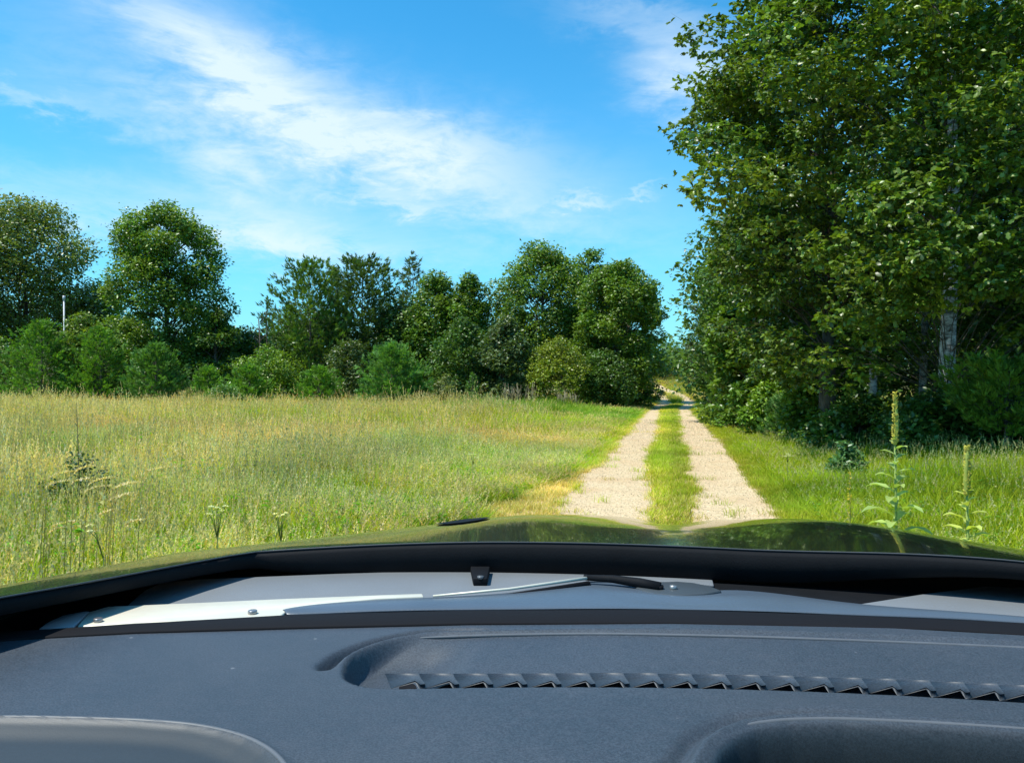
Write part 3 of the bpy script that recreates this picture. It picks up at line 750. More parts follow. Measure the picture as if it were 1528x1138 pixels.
def build_right_trees():
    g = 'trees of the shady wood on the right'
    # big near tree with pale trunk
    x, y = W(1412, 17.5)
    broadleaf('maple_tree', 'large near tree with pale blotched trunk and drooping sunlit boughs', 'tree', x, y, 13.5, 5.9, base=.16,
              shape=prof([(0, .75), (.15, .9), (.4, 1), (.7, .97), (.9, .7), (1, .3)]), nclump=150, nleaf=115000, ls=.120, tint=(.120, .19, .026), var=.5, seed=201,
              trunk_r=.17, barkm='palebark', group=g, tmpl=T_OAK, rc=.135, rosette=5, squash=.42, stray=.1, limb=.3,
              boughs=[(1290, 440, 15.0, .75), (1330, 405, 14.6, .8), (1385, 385, 14.4, .85), (1440, 350, 14.2, .85), (1500, 330, 14.4, .9), (1260, 480, 15.5, .6), (1350, 455, 15.2, .65), (1405, 440, 15, .7), (1460, 420, 14.6, .7),
                      (1180, 505, 19, .7), (1200, 545, 18.5, .6), (1240, 575, 17.5, .5), (1300, 560, 16.5, .45), (1270, 380, 16, .8), (1240, 530, 16, .45), (1300, 500, 15.6, .5), (1350, 300, 15, .9), (1420, 260, 14.6, .9), (1490, 240, 14.6, .9), (1510, 420, 14.8, .7), (1400, 190, 15, .9), (1480, 150, 15, .9), (1330, 230, 15.5, .9), (1440, 90, 15.5, 1.), (1350, 120, 15.8, 1.), (1500, 50, 15.5, 1.), (1290, 300, 15.6, .8), (1380, 30, 16, 1.), (1530, 500, 15.5, .5)])
    x, y = W(1235, 21)
    broadleaf('oak_tree', 'tall dark oak behind and left of the pale trunked tree', 'tree', x, y, 14.5, 4.2, base=.10,
              shape=prof([(0, .6), (.2, .7), (.39, .85), (.52, 1.02), (.63, .86), (.77, .56), (.9, .4), (1, .15)]), nclump=150, nleaf=75000, ls=.125, tint=(.088, .15, .024), var=.45, seed=202,
              trunk_r=.2, group=g, tmpl=T_OAK, rc=.15, rosette=5, squash=.55, limb=.6, stray=.1)
    bl(1128, 28, 285, 150, 'oak reaching toward the track beside the sky', base=.08, nclump=90, nleaf=32000, ls=.20, tint=OAK, seed=203, group=g, rc=.2, rosette=2, var=.3)
    bl(1060, 44, 370, 96, 'slim airy tree leaning over the track from the right', base=.14, nclump=60, nleaf=12000, ls=.19, tint=SILV, seed=204, group=g, rc=.2, rosette=2)
    bl(1085, 37, 420, 90, 'dark green tree between the airy tree and the wood', base=.04, shape=BUSHY, nclump=60, nleaf=16000, ls=.2, tint=DK, seed=205, group=g)
    x, y = W(1580, 20)
    broadleaf('oak_tree', 'dark oak at the right picture edge behind the pine', 'tree', x, y, 13, 4.4, base=.12, nclump=80, nleaf=24000, ls=.22, tint=DK, seed=206, group=g, rc=.2, rosette=2)
    for i, (px, D, h, r, lab) in enumerate(((1150, 34, 12, 4.5, 'deep wood tree behind the trackside oak'), (1290, 30, 14, 5, 'deep wood tree behind the tall dark oak'), (1430, 28, 14, 5, 'deep wood tree behind the pale trunk'),
                                            (1590, 30, 13, 5, 'deep wood tree at the right picture edge'), (1760, 26, 13, 5, 'deep wood tree beyond the right picture edge'), (1200, 48, 13, 5.5, 'furthest wood tree inland of the track'), (1480, 42, 15, 6, 'furthest wood tree behind the pale trunk'))):
        x, y = W(px, D); broadleaf('wood_tree', lab, 'tree', x, y, h, r, base=.04, shape=BUSHY, nclump=70, nleaf=19000, ls=.23, tint=DK, seed=220 + i, group='deep wood trees on the right', rc=.24)
    # inner trunks glimpsed in the shade
    for i, (px, D) in enumerate(((1302, 20.5), (1378, 21.5), (1190, 24))):
        x, y = W(px, D); z = float(terrain(x, y)); gm = Geo(); rs = np.random.RandomState(i)
        gm.tube([(0, 0, -.1), (rs.uniform(-.1, .1), 0, 1.6), (rs.uniform(-.2, .2), .1, 4.2), (rs.uniform(-.3, .3), .1, 7.5)], [.12, .10, .08, .04], 8)
        rt = empty('bare_tree', (x, y, z)); tag(rt, ('thin grey trunk in deep shade left of the mullein', 'thin grey trunk just left of the pale trunk', 'thin grey trunk behind the young pine')[i], 'tree', 'thin trunks in the shade')
        gm.obj('trunk', M['palebark'], rt, smooth=True)
        gb = Geo()
        for k in range(6):
            zz = 2 + k * .8; a = rs.rand() * 6.28; gb.tube([(0, 0, zz), (.5 * math.cos(a), .5 * math.sin(a), zz + .5), (1.1 * math.cos(a), 1.1 * math.sin(a), zz + .8)], [.03, .02, .006], 5)
        tag(gb.obj('branches', M['bark'], rt, smooth=True), kind=None)
    S = dict(base=.02, shape=LOWWIDE, nstem=3, trunk_r=.04, group='undergrowth shrubs on the right')
    for px, D, top, w, lab, t, ls, nl in ((1105, 31, 560, 110, 'dark hanging shrub where the verge narrows', OAK, .16, 9000), (1150, 26, 570, 100, 'green shrub beside the young pine', LT, .14, 9000),
                                      (1215, 22, 560, 120, 'leafy shrub under the oak edge', OAK, .14, 9000), (1290, 18.5, 590, 170, 'low dark shrub under the drooping boughs', DK, .13, 9000),
                                      (1400, 17, 585, 190, 'dark shrub around the pale trunk', DK, .13, 10000), (1520, 16.5, 580, 190, 'dark shrub at the right picture edge', DK, .13, 9000),
                                      (1082, 42, 540, 62, 'dark shrub at the right of the bend', DK, .18, 6000), (1640, 16, 570, 190, 'dark shrub beyond the right picture edge', DK, .13, 6000)):
        bl(px, D, top, w, lab, 'shrub', 'shrub', nclump=46, nleaf=nl, ls=ls, tint=t, rc=.22, var=.4, **S)
    Pn = dict(group='young pines in the shade on the right')
    cf(1096, 33, 468, 96, 'tall soft young pine at the edge of the right wood', 'young_pine', nbranch=110, per=34, ls=.2, up=.4, tint=(0.0775, 0.1628, 0.0341), seed=250, shape=BUSHY, **Pn)
    cf(1180, 24, 588, 90, 'low bright young pine by the bare verge', 'young_pine', nbranch=60, per=26, ls=.15, up=.4, tint=(0.093, 0.2015, 0.0543), seed=251, shape=BUSHY, **Pn)
    cf(1500, 15.5, 545, 170, 'yellow tipped young pine at the right picture edge', 'young_pine', nbranch=70, per=34, ls=.17, up=.5, tint=(0.1318, 0.2325, 0.0341), seed=252, shape=ROUND, base=.35, trunk_r=.05, **Pn)
    bl(1262, 14.2, 652, 62, 'small feathery green weed bush on the verge', 'shrub', 'shrub', base=.03, shape=CONE, nclump=22, nleaf=2600, ls=.085, tint=(0.093, 0.1938, 0.0775), seed=253, nstem=3, trunk_r=.012)


# ------------------------------------------------------------------ plants standing in the grass
def mullein(name, label, px, D, top, seed, leafspec, col_=(.30, .42, .15)):
    rs = np.random.RandomState(seed); x, y = W(px, D); z0 = float(terrain(x, y)); h = ZP(top, D) - z0
    root = empty(name, (x, y, z0)); tag(root, label, 'plant', 'mulleins on the right verge')
    g = Geo(); g.tube([(0, 0, -.03), (.01, 0, h * .4), (0, .01, h * .8)], [.014, .011, .008], 7, (.26, .36, .12)); g.obj('stem', M['plant'], root, smooth=True)
    g = Geo(); hs = h * .76; n = 12                              # knobbly flower spike
    zs = np.linspace(hs, h, n); g.tube(np.c_[.010 * np.sin(zs * 9), .008 * np.cos(zs * 7), zs], (.017 + .004 * np.sin(np.arange(n) * 2.3)) * np.interp(np.linspace(0, 1, n), [0, .15, .8, 1], [.7, 1, .75, .2]), 8, (.34, .42, .10))
    for k in range(170):
        t = rs.rand(); z = hs + (h - hs) * t; a = rs.rand() * 6.28; r = .018 * (1 - .5 * t)
        c = np.array([r * math.cos(a), r * math.sin(a), z]); d = np.array([math.cos(a), math.sin(a), .6]) * .016; s = np.array([-math.sin(a), math.cos(a), 0]) * .008
        g.add([c - s, c + s, c + d + (0, 0, .006), c + (0, 0, .014)], [(0, 1, 2), (1, 3, 2), (3, 0, 2)], np.array((.48, .46, .08)) * rs.uniform(.6, 1.3))
    g.obj('flower_spike', M['plant'], root, smooth=True)
    for k in range(leafspec):
        t = k / (leafspec - 1); z = h * (.06 + .72 * t); a = k * 2.4 + rs.uniform(-.3, .3); L = h * (.18 * (1 - t) ** .6 + .055) * rs.uniform(.8, 1.2); wd = L * (.15 if t > .35 else .2)
        m = 7; s = np.linspace(0, 1, m); up = .65 - .2 * t; drop = .75 - .5 * t
        cz = z + L * (up * s - drop * s ** 2.2); cr = L * (s * (.9 - .15 * s)); w = wd * np.sin(np.clip(s * .93 + .07, 0, 1) * math.pi) ** .8; w[-1] = .001
        dv = np.array([math.cos(a), math.sin(a)]); pv = np.array([-dv[1], dv[0]]); wav = .10 * wd * np.sin(s * 14 + k)
        V = []
        for q in range(m):
            c = dv * cr[q]; V += [(*(c - pv * w[q]), cz[q] + w[q] * .35 + wav[q]), (*c, cz[q]), (*(c + pv * w[q]), cz[q] + w[q] * .35 - wav[q])]
        F = [(q * 3 + j, q * 3 + j + 1, q * 3 + j + 4, q * 3 + j + 3) for q in range(m - 1) for j in range(2)]
        Geo().add(V, F, np.array(col_) * rs.uniform(.8, 1.25)).obj('leaf', M['plant'], root, smooth=True)
    return root


def umbel(label, px, D, top, seed, name='wildflower', nh=5, size=.035):
    rs = np.random.RandomState(seed); x, y = W(px, D); z0 = float(terrain(x, y)); h = ZP(top, D) - z0
    root = empty(name, (x, y, z0)); tag(root, label, 'wildflower', 'white umbels in the meadow')
    g = Geo(); g.tube([(0, 0, -.02), (.01, 0, h * .75)], [.005, .004], 5, (.10, .16, .05)); hd = []
    for k in range(nh):
        a = rs.rand() * 6.28; r = rs.uniform(.02, .10); p = np.array([r * math.cos(a), r * math.sin(a), h - rs.uniform(0, .07)]); hd.append(p)
        g.tube([(0.01, 0, h * .72), p * .5 + np.array([0, 0, h * .42]), p], [.004, .003, .0025], 4, (.10, .16, .05))
    g.obj('stem', M['plant'], root)
    for p in hd:
        q = Geo()
        for k in range(26):
            a = rs.rand() * 6.28; r = size * math.sqrt(rs.rand()); c = p + np.array([r * math.cos(a), r * math.sin(a), .012 * (1 - (r / size) ** 2)]); s = .0065; t = rs.rand() * 6.28
            e1 = np.array([math.cos(t), math.sin(t), rs.uniform(-.3, .3)]) * s; e2 = np.array([-math.sin(t), math.cos(t), rs.uniform(-.3, .3)]) * s
            q.add([c - e1, c - e2, c + e1, c + e2], [(0, 1, 2, 3)], (.72, .74, .58))
        q.obj('flower_head', M['plant'], root)


def reed_clump(label, px, D, tops, seed, name='reed_clump', colr=(.50, .40, .24), wide=.5, droop=.5, dirn=1, ln=.16, group=None):
    """stems with curved feathery heads; every stem and head a part"""
    rs = np.random.RandomState(seed); x, y = W(px, D); z0 = float(terrain(x, y)); root = empty(name, (x, y, z0)); tag(root, label, 'grass clump', group)
    for k, (dpx, top) in enumerate(tops):
        off = dpx / FPX * D; bx, by = RT[0] * off, RT[1] * off; by += rs.uniform(-.2, .2); h = ZP(top, D) - z0
        lx = dirn * droop * ln * rs.uniform(.6, 1.3)
        g = Geo(); s = np.linspace(0, 1, 6)
        g.tube(np.c_[bx + lx * .5 * (s ** 2 - 1), by + 0 * s, (h - ln * .5) * s - .02], [.004, .0035, .003, .003, .0025, .002], 4, (.24, .22, .08)); g.obj('stem', M['plant'], root)
        g = Geo(); m = 26
        for q in range(m * 3):
            t = rs.rand(); c = np.array([bx + lx * t * (1 + t), by, h - ln * .5 + ln * (.9 * t - .45 * droop * t * t)]); w = ln * .17 * math.sin(min(1, t * .9 + .12) * 3.1) + .003
            a = rs.rand() * 6.28; d = np.array([math.cos(a) * w, math.sin(a) * w, ln * .14]); e = np.array([-math.sin(a), math.cos(a), 0]) * .004
            g.add([c - e, c + e, c + d], [(0, 1, 2)], np.array(colr) * rs.uniform(.7, 1.3))
        g.obj('seed_head', M['plant'], root)


def build_plants():
    mullein('mullein', 'tallest flowering mullein reaching above the shaded verge', 1336, 6.6, 585, 3, 34)
    mullein('mullein', 'shorter thick mullein with broad pale basal leaves at the right', 1444, 5.6, 665, 4, 32, (.40, .48, .13))
    # slim yellow weed
    x, y = W(1268, 8.5); z0 = float(terrain(x, y)); h = ZP(700, 8.5) - z0; rt = empty('goldenrod', (x, y, z0)); tag(rt, 'slim yellow flowering weed left of the tallest mullein', 'plant')
    g = Geo(); g.tube([(0, 0, 0), (.01, 0, h * .5), (0, 0, h)], [.006, .005, .003], 5, (.16, .2, .06)); g.obj('stem', M['plant'], rt)
    g = Geo(); rs = np.random.RandomState(9)
    for k in range(70):
        t = rs.rand(); z = h * (.45 + .55 * t); a = rs.rand() * 6.28; r = .02 * (1.2 - t); c = np.array([r * math.cos(a), r * math.sin(a), z]); e = rs.randn(3, 3) * .009
        g.add(c + e, [(0, 1, 2)], (.5, .42, .05))
    g.obj('flower_spike', M['plant'], rt)
    umbel('white umbel flowers in the near grass left of centre', 322, 6.2, 758, 1, nh=5, size=.022)
    umbel('loose white umbel flowers right of the first ones', 417, 6.2, 764, 2, nh=4, size=.018)
    umbel('round cream flower head beside the bent seed heads', 152, 5.4, 780, 3, nh=2, size=.03)
    umbel('single small white umbel alone in mid meadow', 705, 13, 676, 4, nh=3, size=.04)
    umbel('small white flowers by the right verge near the shade', 1175, 14, 676, 5, nh=5, size=.04)
    reed_clump('clump of bent pale seed heads in the near left grass', 110, 5.6, [(-38, 715), (-8, 698), (-4, 712), (24, 722), (40, 708), (50, 720), (78, 700), (-18, 772), (10, 766), (-26, 782), (28, 742), (60, 735), (85, 772), (72, 716), (30, 690)], 1,
               'bent_grass_clump', (.60, .52, .34), droop=.9, ln=.12)
    reed_clump('tan reed heads standing before the bright young pine', 582, 38, [(-40, 597), (-34, 590), (-26, 601), (-20, 595), (-10, 600), (-2, 597), (5, 602), (16, 594), (28, 599), (38, 593), (44, 598), (-46, 604)], 2,
               'reed_clump', (.42, .30, .17), droop=.55, ln=.7)
    # dark weedy sapling in the left meadow
    bl(116, 9.0, 676, 130, 'dark weedy bush rising out of the near left grass', 'weed_bush', 'shrub', base=.03, shape=LOWWIDE, nclump=30, nleaf=2600, ls=.045, tint=(0.0543, 0.1023, 0.0403), seed=301, nstem=3, trunk_r=.008, rc=.24)
    x, y = W(115, 9.2); z0 = float(terrain(x, y)); h = ZP(600, 9.2) - z0; rt = empty('dead_stalk', (x, y, z0)); tag(rt, 'thin dark dead stalk rising above the weedy bush', 'plant')
    g = Geo(); g.tube([(0, 0, 0), (.02, 0, h * .5), (-.01, 0, h)], [.008, .006, .002], 5, (.05, .05, .03))
    for k in range(5):
        zz = h * (.5 + .08 * k); sg = 1 if k % 2 else -1; g.tube([(0, 0, zz), (sg * .05, 0, zz + .07)], [.003, .001], 4, (.05, .05, .03))
    g.obj('stem', M['plant'], rt)
    # pale dead twigs at the meadow edge
    for i, (px, w, top, lab) in enumerate(((780, 46, 572, 'bleached dead twigs at the meadow edge under the oaks'), (850, 30, 582, 'small bleached twigs left of the bright sward'))):
        x, y = W(px, 47); z0 = float(terrain(x, y)); rs = np.random.RandomState(40 + i); rt = empty('dead_brush', (x, y, z0)); tag(rt, lab, 'brush'); g = Geo(); ww = w / 2 / FPX * 47; hh = ZP(top, 47) - z0
        for k in range(26):
            a = rs.uniform(-ww, ww); b = rs.uniform(-.3, .3); t = hh * rs.uniform(.75, 1.05); lx = rs.uniform(-.35, .35); p1 = np.array([a + lx * .5, b, t * .6])
            g.tube([(a, b, 0), p1, (a + lx, b, t)], [.014, .010, .005], 4, (.36, .33, .27))
            for q in range(2): g.tube([p1, p1 + np.array([rs.uniform(-.25, .25), 0, rs.uniform(.15, .4)])], [.008, .004], 4, (.36, .33, .27))
        g.obj('twig', M['plant'], rt)
    # white pole with cap
    D = 53.5; x, y = W(96, D); z0 = float(terrain(x, y)); h = ZP(448, D) - z0; rt = empty('marker_pole', (x, y, z0)); tag(rt, 'thin white pole rising out of the bushes at far left', 'pole')
    g = Geo(); g.tube([(0, 0, -.2), (0, 0, h)], .05, 8, (.7, .7, .72)); g.obj('pole', simple('pole_paint', (.62, .62, .64), .5), rt)
    g = Geo(); g.tube([(0, 0, h), (0, 0, h + .30)], .085, 8); g.obj('cap', simple('pole_cap', (.5, .5, .54), .4), rt)
    # leafless twig tree
    D = 55; x, y = W(388, D); z0 = float(terrain(x, y)); h = ZP(462, D) - z0; rt = empty('dead_sapling', (x, y, z0)); tag(rt, 'leafless forked sapling at the left end of the pines', 'tree')
    rs = np.random.RandomState(8); g = Geo(); g.tube([(0, 0, 0), (.1, 0, h * .5), (-.1, 0, h * .9)], [.08, .06, .03], 6, (.06, .05, .04))
    for k in range(12):
        zz = h * rs.uniform(.55, .92); a = rs.choice([-1, 1]); L = rs.uniform(.4, 1.2); g.tube([(0, 0, zz), (a * L * .6, rs.uniform(-.3, .3), zz + L * .4), (a * L, 0, zz + L * .9)], [.035, .025, .012], 5, (.06, .05, .04))
    g.obj('trunk', M['bark'], rt)


# ------------------------------------------------------------------ the car we sit in
def car_pt(px, py, r):
    """where the line of sight through a photo pixel meets the level r below the eye (car frame)"""
    D = -r * FPX / (py - HORIZ); x, y = W(px, D); return x, y


def hood_r(x, y):
    t = np.maximum(y - 1.50, -.6)
    r = -.318 - np.where(t > 0, .085, .045) * t - .036 * t * np.maximum(t, 0)
    bul = .014 * np.exp(-((np.abs(x) - .42) / .22) ** 2) * sstep(1.55, 2.3, y)
    cen = -.022 * np.exp(-(x / .085) ** 2) * sstep(2.0, 2.6, y)
    side = -(.022 + .06 * (y - 1.05)) * np.abs(x) ** 2.4
    return r + bul + cen + side + .020 * sstep(.12, .60, x)


def build_car():
    car = empty('pickup_truck', (0, 0, 0)); tag(car, 'dark pickup truck we sit in, its dashboard and bonnet facing the track', 'vehicle')
    paint = simple('black_paint', (.014, .018, .014), .16, 0, .6, nscale=3, namp=.5, coat=.8)
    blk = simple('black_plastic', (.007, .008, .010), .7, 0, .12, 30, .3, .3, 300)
    grey = simple('grey_cowl_plastic', (.165, .18, .195), .55, 0, .4, 6, .15, .35, 260)
    bluegrey = simple('satin_cowl_plastic', (.075, .10, .13), .34, 0, .5, 5, .2, .2, 200)
    steel = simple('brushed_alloy', (.66, .63, .52), .42, .15, .5, 14, .15)
    rub = simple('rubber', (.008, .008, .010), .8, 0, .15)
    # bonnet: grid with a rolled nose and edges
    xs = np.concatenate([[-1.03, -1.02], np.linspace(-1.0, 1.0, 81), [1.02, 1.03]]); tt = np.linspace(0, 1, 60)
    V = []
    for x in xs:
        xe = min(abs(x), 1.0); xs_ = max(-1.0, min(x, 1.0)); yr = 1.53 - .22 * xe ** 2 - .55 * sstep(.76, .95, xe); yf = 2.72 - .22 * xe ** 2
        y = yr + (yf - yr) * tt; z = hood_r(np.full_like(y, xs_), y) - (0.02 if abs(x) > 1.015 else .004 if abs(x) > 1.005 else 0)
        z = z - .07 * sstep(.93, 1.0, tt) ** 2; pass
        if abs(x) > 1.025: z = z - .35
        V.append(np.c_[np.full_like(y, x), y, z + H])
        V.append(np.array([[x, yf + .03, z[-1] + H - .12], [x, yf + .035, z[-1] + H - .55]]))
    n = 62; V = np.concatenate(V); m = len(xs)
    F = [(i * n + j, i * n + j + 1, (i + 1) * n + j + 1, (i + 1) * n + j) for i in range(m - 1) for j in range(n - 1)]
    o = mesh_obj('hood', V, F, paint, car, smooth=True); 
    # rear flange of the bonnet, black, facing the windscreen
    g = Geo(); xr = np.linspace(-1.02, 1.02, 81); P = []
    for x in xr:
        xe = min(abs(x), 1.0); xs_ = max(-1.0, min(x, 1.0)); yr = 1.53 - .22 * xe ** 2 - .55 * sstep(.76, .95, xe); z = float(hood_r(xs_, yr)) + H
        P += [(x, yr + .01, z - .002), (x, yr - .006, z + .002), (x, yr - .016, z - .006), (x, yr - .010, z - .055 + .03 * float(sstep(.15, .6, x)) + .037 * float(sstep(.60, .84, -x))), (x, yr + .01, z - .06 + .03 * float(sstep(.15, .6, x)) + .037 * float(sstep(.60, .84, -x)))]
    F = [(i * 5 + j, i * 5 + j + 1, (i + 1) * 5 + j + 1, (i + 1) * 5 + j) for i in range(80) for j in range(4)]
    g.add(P, F); g.obj('hood_edge', blk, car, smooth=True)
    # highlight bead on the flange
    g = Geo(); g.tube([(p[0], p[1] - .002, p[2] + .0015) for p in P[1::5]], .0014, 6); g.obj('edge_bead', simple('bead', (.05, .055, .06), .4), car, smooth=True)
    # small flat dark oval on the bonnet
    g = Geo(); x0, y0 = -.545, 2.10; V = []; 
    for i in range(13):
        a = 2 * math.pi * i / 12
        V.append((x0 + .066 * math.cos(a), y0 + .15 * math.sin(a), float(hood_r((x0 + .066 * math.cos(a)), y0 + .15 * math.sin(a))) + H + .003))
    V.append((x0, y0, float(hood_r(x0, y0)) + H + .006)); g.add(V, [(i, i + 1, 13) for i in range(12)]); g.obj('hood_dark_oval', blk, car)
    # black floor of the cowl; the bare black also stands in for shade
    R0_ = -.375
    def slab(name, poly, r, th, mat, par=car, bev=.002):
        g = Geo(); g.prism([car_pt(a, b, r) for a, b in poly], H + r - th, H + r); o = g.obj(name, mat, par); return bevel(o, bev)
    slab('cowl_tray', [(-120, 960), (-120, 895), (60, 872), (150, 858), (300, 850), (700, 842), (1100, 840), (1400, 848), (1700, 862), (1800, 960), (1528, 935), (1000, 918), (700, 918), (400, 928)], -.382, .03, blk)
    slab('cowl_panel', [(186, 906), (200, 893), (216, 880), (240, 869), (300, 864), (500, 856), (700, 850), (900, 847), (1054, 848), (1062, 858), (1066, 873), (1010, 868), (960, 866), (880, 866), (760, 884), (632, 898), (400, 903)], -.376, .006, grey)
    slab('cowl_panel', [(1272, 903), (1380, 886), (1468, 875), (1560, 877), (1760, 895), (1760, 934), (1528, 928), (1440, 921)], -.376, .006, grey)
    # satin lower cowl: gently rolled strip
    top = [(415, 914), (470, 903), (560, 897), (650, 893), (780, 886), (860, 873), (900, 868), (960, 874), (1010, 884), (1060, 882), (1110, 880), (1200, 892), (1275, 903), (1400, 914), (1528, 924), (1700, 942)]
    bot = [(425, 921), (470, 919), (560, 915), (650, 913), (780, 912), (860, 911), (900, 911), (960, 911), (1010, 912), (1060, 913), (1110, 914), (1200, 917), (1275, 921), (1400, 925), (1528, 932), (1700, 950)]
    V = []; n = 9
    for k, (a, b) in enumerate(zip(top, bot)):
        dip = .006 * math.exp(-((a[0] - 1020) / 60) ** 2)
        for j in range(n):
            t = j / (n - 1); px = a[0] * (1 - t) + b[0] * t; py = a[1] * (1 - t) + b[1] * t; x, y = car_pt(px, py, -.372)
            V.append((x, y, H - .374 + .007 * math.sin(t * math.pi * .9) - dip * math.sin(t * math.pi * 2) ** 2))
    K = len(top); F = [(i * n + j, (i + 1) * n + j, (i + 1) * n + j + 1, i * n + j + 1) for i in range(K - 1) for j in range(n - 1)]
    o = mesh_obj('lower_cowl', V, F, bluegrey, car, smooth=True); sd = o.modifiers.new('thick', 'SOLIDIFY'); sd.thickness = .004; sd.offset = -1
    ss = o.modifiers.new('sub', 'SUBSURF'); ss.levels = 1; ss.render_levels = 2
    # windscreen seal band
    V = []; P = []
    for px, a, b in ((-150, 962, 984), (0, 942, 957), (60, 939, 953), (200, 930, 945), (430, 917, 938), (700, 910, 932), (1000, 909, 931), (1250, 917, 937), (1400, 923, 941), (1528, 929, 949), (1750, 950, 972)):
        x0, y0 = car_pt(px, a, -.362); x1, y1 = car_pt(px, b, -.366); P.append(((x0, y0), (x1, y1)))
    g = Geo()
    V = []
    for (x0, y0), (x1, y1) in P: V += [(x0, y0, H - .395), (x0, y0, H - .362), (x1, y1, H - .364), (x1, y1, H - .395)]
    F = [(i * 4 + j, i * 4 + (j + 1) % 4, (i + 1) * 4 + (j + 1) % 4, (i + 1) * 4 + j) for i in range(len(P) - 1) for j in range(4)] + [(0, 1, 2, 3), tuple(range(len(V) - 4, len(V)))[::-1]]
    g.add(V, F); bevel(g.obj('windshield_seal', rub, car), .002)
    # left wiper: flat alloy plate with two screws, thin tip
    wl = empty('wiper', (0, 0, 0)); wl.parent = car
    slab('wiper_arm', [(136, 934), (114, 934), (132, 913), (160, 905), (300, 899), (430, 893), (560, 888), (630, 885.5), (632, 890), (560, 893), (500, 899), (430, 909), (418, 919), (330, 925), (200, 929)], -.366, .006, steel, wl)
    slab('end_cap', [(56, 938), (72, 927), (92, 918), (126, 912), (133, 912), (108, 935)], -.367, .006, simple('grey_end_cap', (.36, .37, .39), .5), wl)
    for px, py, rr in ((145, 924, .0065), (376, 912, .0070)):
        x, y = car_pt(px, py, -.362); g = Geo(); a = np.linspace(0, 2 * np.pi, 12, endpoint=False)
        g.tube([(x, y, H - .366), (x, y, H - .3605)], rr, 12); bevel(g.obj('screw', simple('screw_steel', (.30, .30, .31), .35, .7), wl), .001)
    # right wiper arm from the central pivot
    wr = empty('wiper', (0, 0, 0)); wr.parent = car
    pts = [(646, 889.5, -.362), (760, 879, -.360), (880, 862, -.356), (915, 864, -.355), (955, 870, -.358), (985, 877, -.362)]
    wd = [.002, .003, .0045, .006, .008, .008]
    g = Geo(); C = [np.array([*car_pt(a, b, r), H + r]) for a, b, r in pts]
    # rod
    g.tube(C[:3], [.0018, .0024, .0032], 6); g.obj('arm_rod', steel, wr, smooth=True)
    g = Geo(); g.tube([C[0] + (0.03, -.004, -.008), C[1] + (0, -.006, -.010), C[2] + (0, -.006, -.010)], [.002, .004, .006], 6); g.obj('blade_rubber', rub, wr, smooth=True)
    g = Geo(); g.tube([C[2] - (.01, 0, 0), C[3], C[4], C[5]], [.005, .007, .009, .010], 8); g.obj('arm_head', blk, wr, smooth=True)
    slab('pivot_cover', [(948, 876), (962, 870), (985, 868), (1010, 867), (1035, 869), (1060, 874), (1078, 881), (1050, 886), (1010, 888), (975, 886)], -.364, .012, simple('pivot_plastic', (.045, .055, .062), .5), wr, .003)
    for px, py, mt, rr in ((984, 877, rub, .0075), (1005, 877, simple('nut_steel', (.35, .36, .36), .3, .6), .0065)):
        x, y = car_pt(px, py, -.362); g = Geo(); g.tube([(x, y, H - .366), (x, y, H - .358)], rr, 6 if mt is not rub else 12); g.obj('pivot_nut' if mt is not rub else 'pivot_hole', mt, wr)
    # washer jet under the bonnet edge
    g = Geo(); A = [car_pt(702, 848, -.366), car_pt(731, 848, -.366), car_pt(727, 866, -.366), car_pt(706, 866, -.366)]
    g.prism(A, H - .376, H - .362); o = g.obj('washer_jet', blk, car); bevel(o, .002)
    x, y = car_pt(717, 860, -.36); g = Geo(); g.tube([(x, y, H - .364), (x, y, H - .3595)], .006, 10); q = g.obj('nozzle', simple('nozzle_grey', (.10, .11, .12), .4), o)
    # ---- dashboard
    dm, t, b = new_mat('dash_plastic')
    tc = t.node('ShaderNodeTexCoord'); n1 = t.noise(5, 4, .6, tc.outputs['Object']); n2 = t.noise(700, 2, .6, tc.outputs['Object']); n3 = t.noise(60, 5, .7, tc.outputs['Object'])
    c = t.mix(t.ramp(n1, .3, .7), (.037, .050, .066, 1), (.048, .060, .076, 1))
    c = t.mix(t.math('MULTIPLY', t.ramp(n3, .35, .75), .25), c, (.07, .075, .095, 1))
    vo = t.node('ShaderNodeTexVoronoi'); t.l.new(tc.outputs['Object'], vo.inputs['Vector']); vo.inputs['Scale'].default_value = 14
    n4 = t.noise(420, 3, .7, tc.outputs['Object']); c = t.mix(1.0, c, t.mix(t.ramp(n4, .3, .7), (.68, .68, .70, 1), (1.32, 1.32, 1.30, 1)), 'MULTIPLY')
    c = t.mix(t.math('MULTIPLY', t.ramp(vo.outputs['Distance'], .045, .02), .5), c, (.25, .26, .28, 1))
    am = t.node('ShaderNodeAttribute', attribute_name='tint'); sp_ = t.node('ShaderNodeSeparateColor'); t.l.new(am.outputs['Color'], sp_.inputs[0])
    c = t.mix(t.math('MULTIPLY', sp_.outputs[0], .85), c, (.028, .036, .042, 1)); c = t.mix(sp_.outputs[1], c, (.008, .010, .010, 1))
    t.l.new(c, b.inputs['Base Color']); b.inputs['Roughness'].default_value = .50; b.inputs['Specular IOR Level'].default_value = .4
    bp = t.node('ShaderNodeBump'); bp.inputs['Strength'].default_value = .25; bp.inputs['Distance'].default_value = .0005; t.l.new(n2, bp.inputs['Height']); t.l.new(bp.outputs[0], b.inputs['Normal'])
    dash = empty('dashboard', (0, 0, 0)); dash.parent = car
    BASE = -.366
    ridge = np.array([car_pt(px, py, BASE) for px, py in ((590, 952), (750, 946), (900, 944), (1100, 948), (1300, 955), (1528, 965), (1800, 985))])
    slot = np.array([car_pt(px, py, BASE) for px, py in ((590, 1004), (750, 1003), (900, 1002), (1100, 1004), (1300, 1010), (1528, 1022), (1800, 1045))])
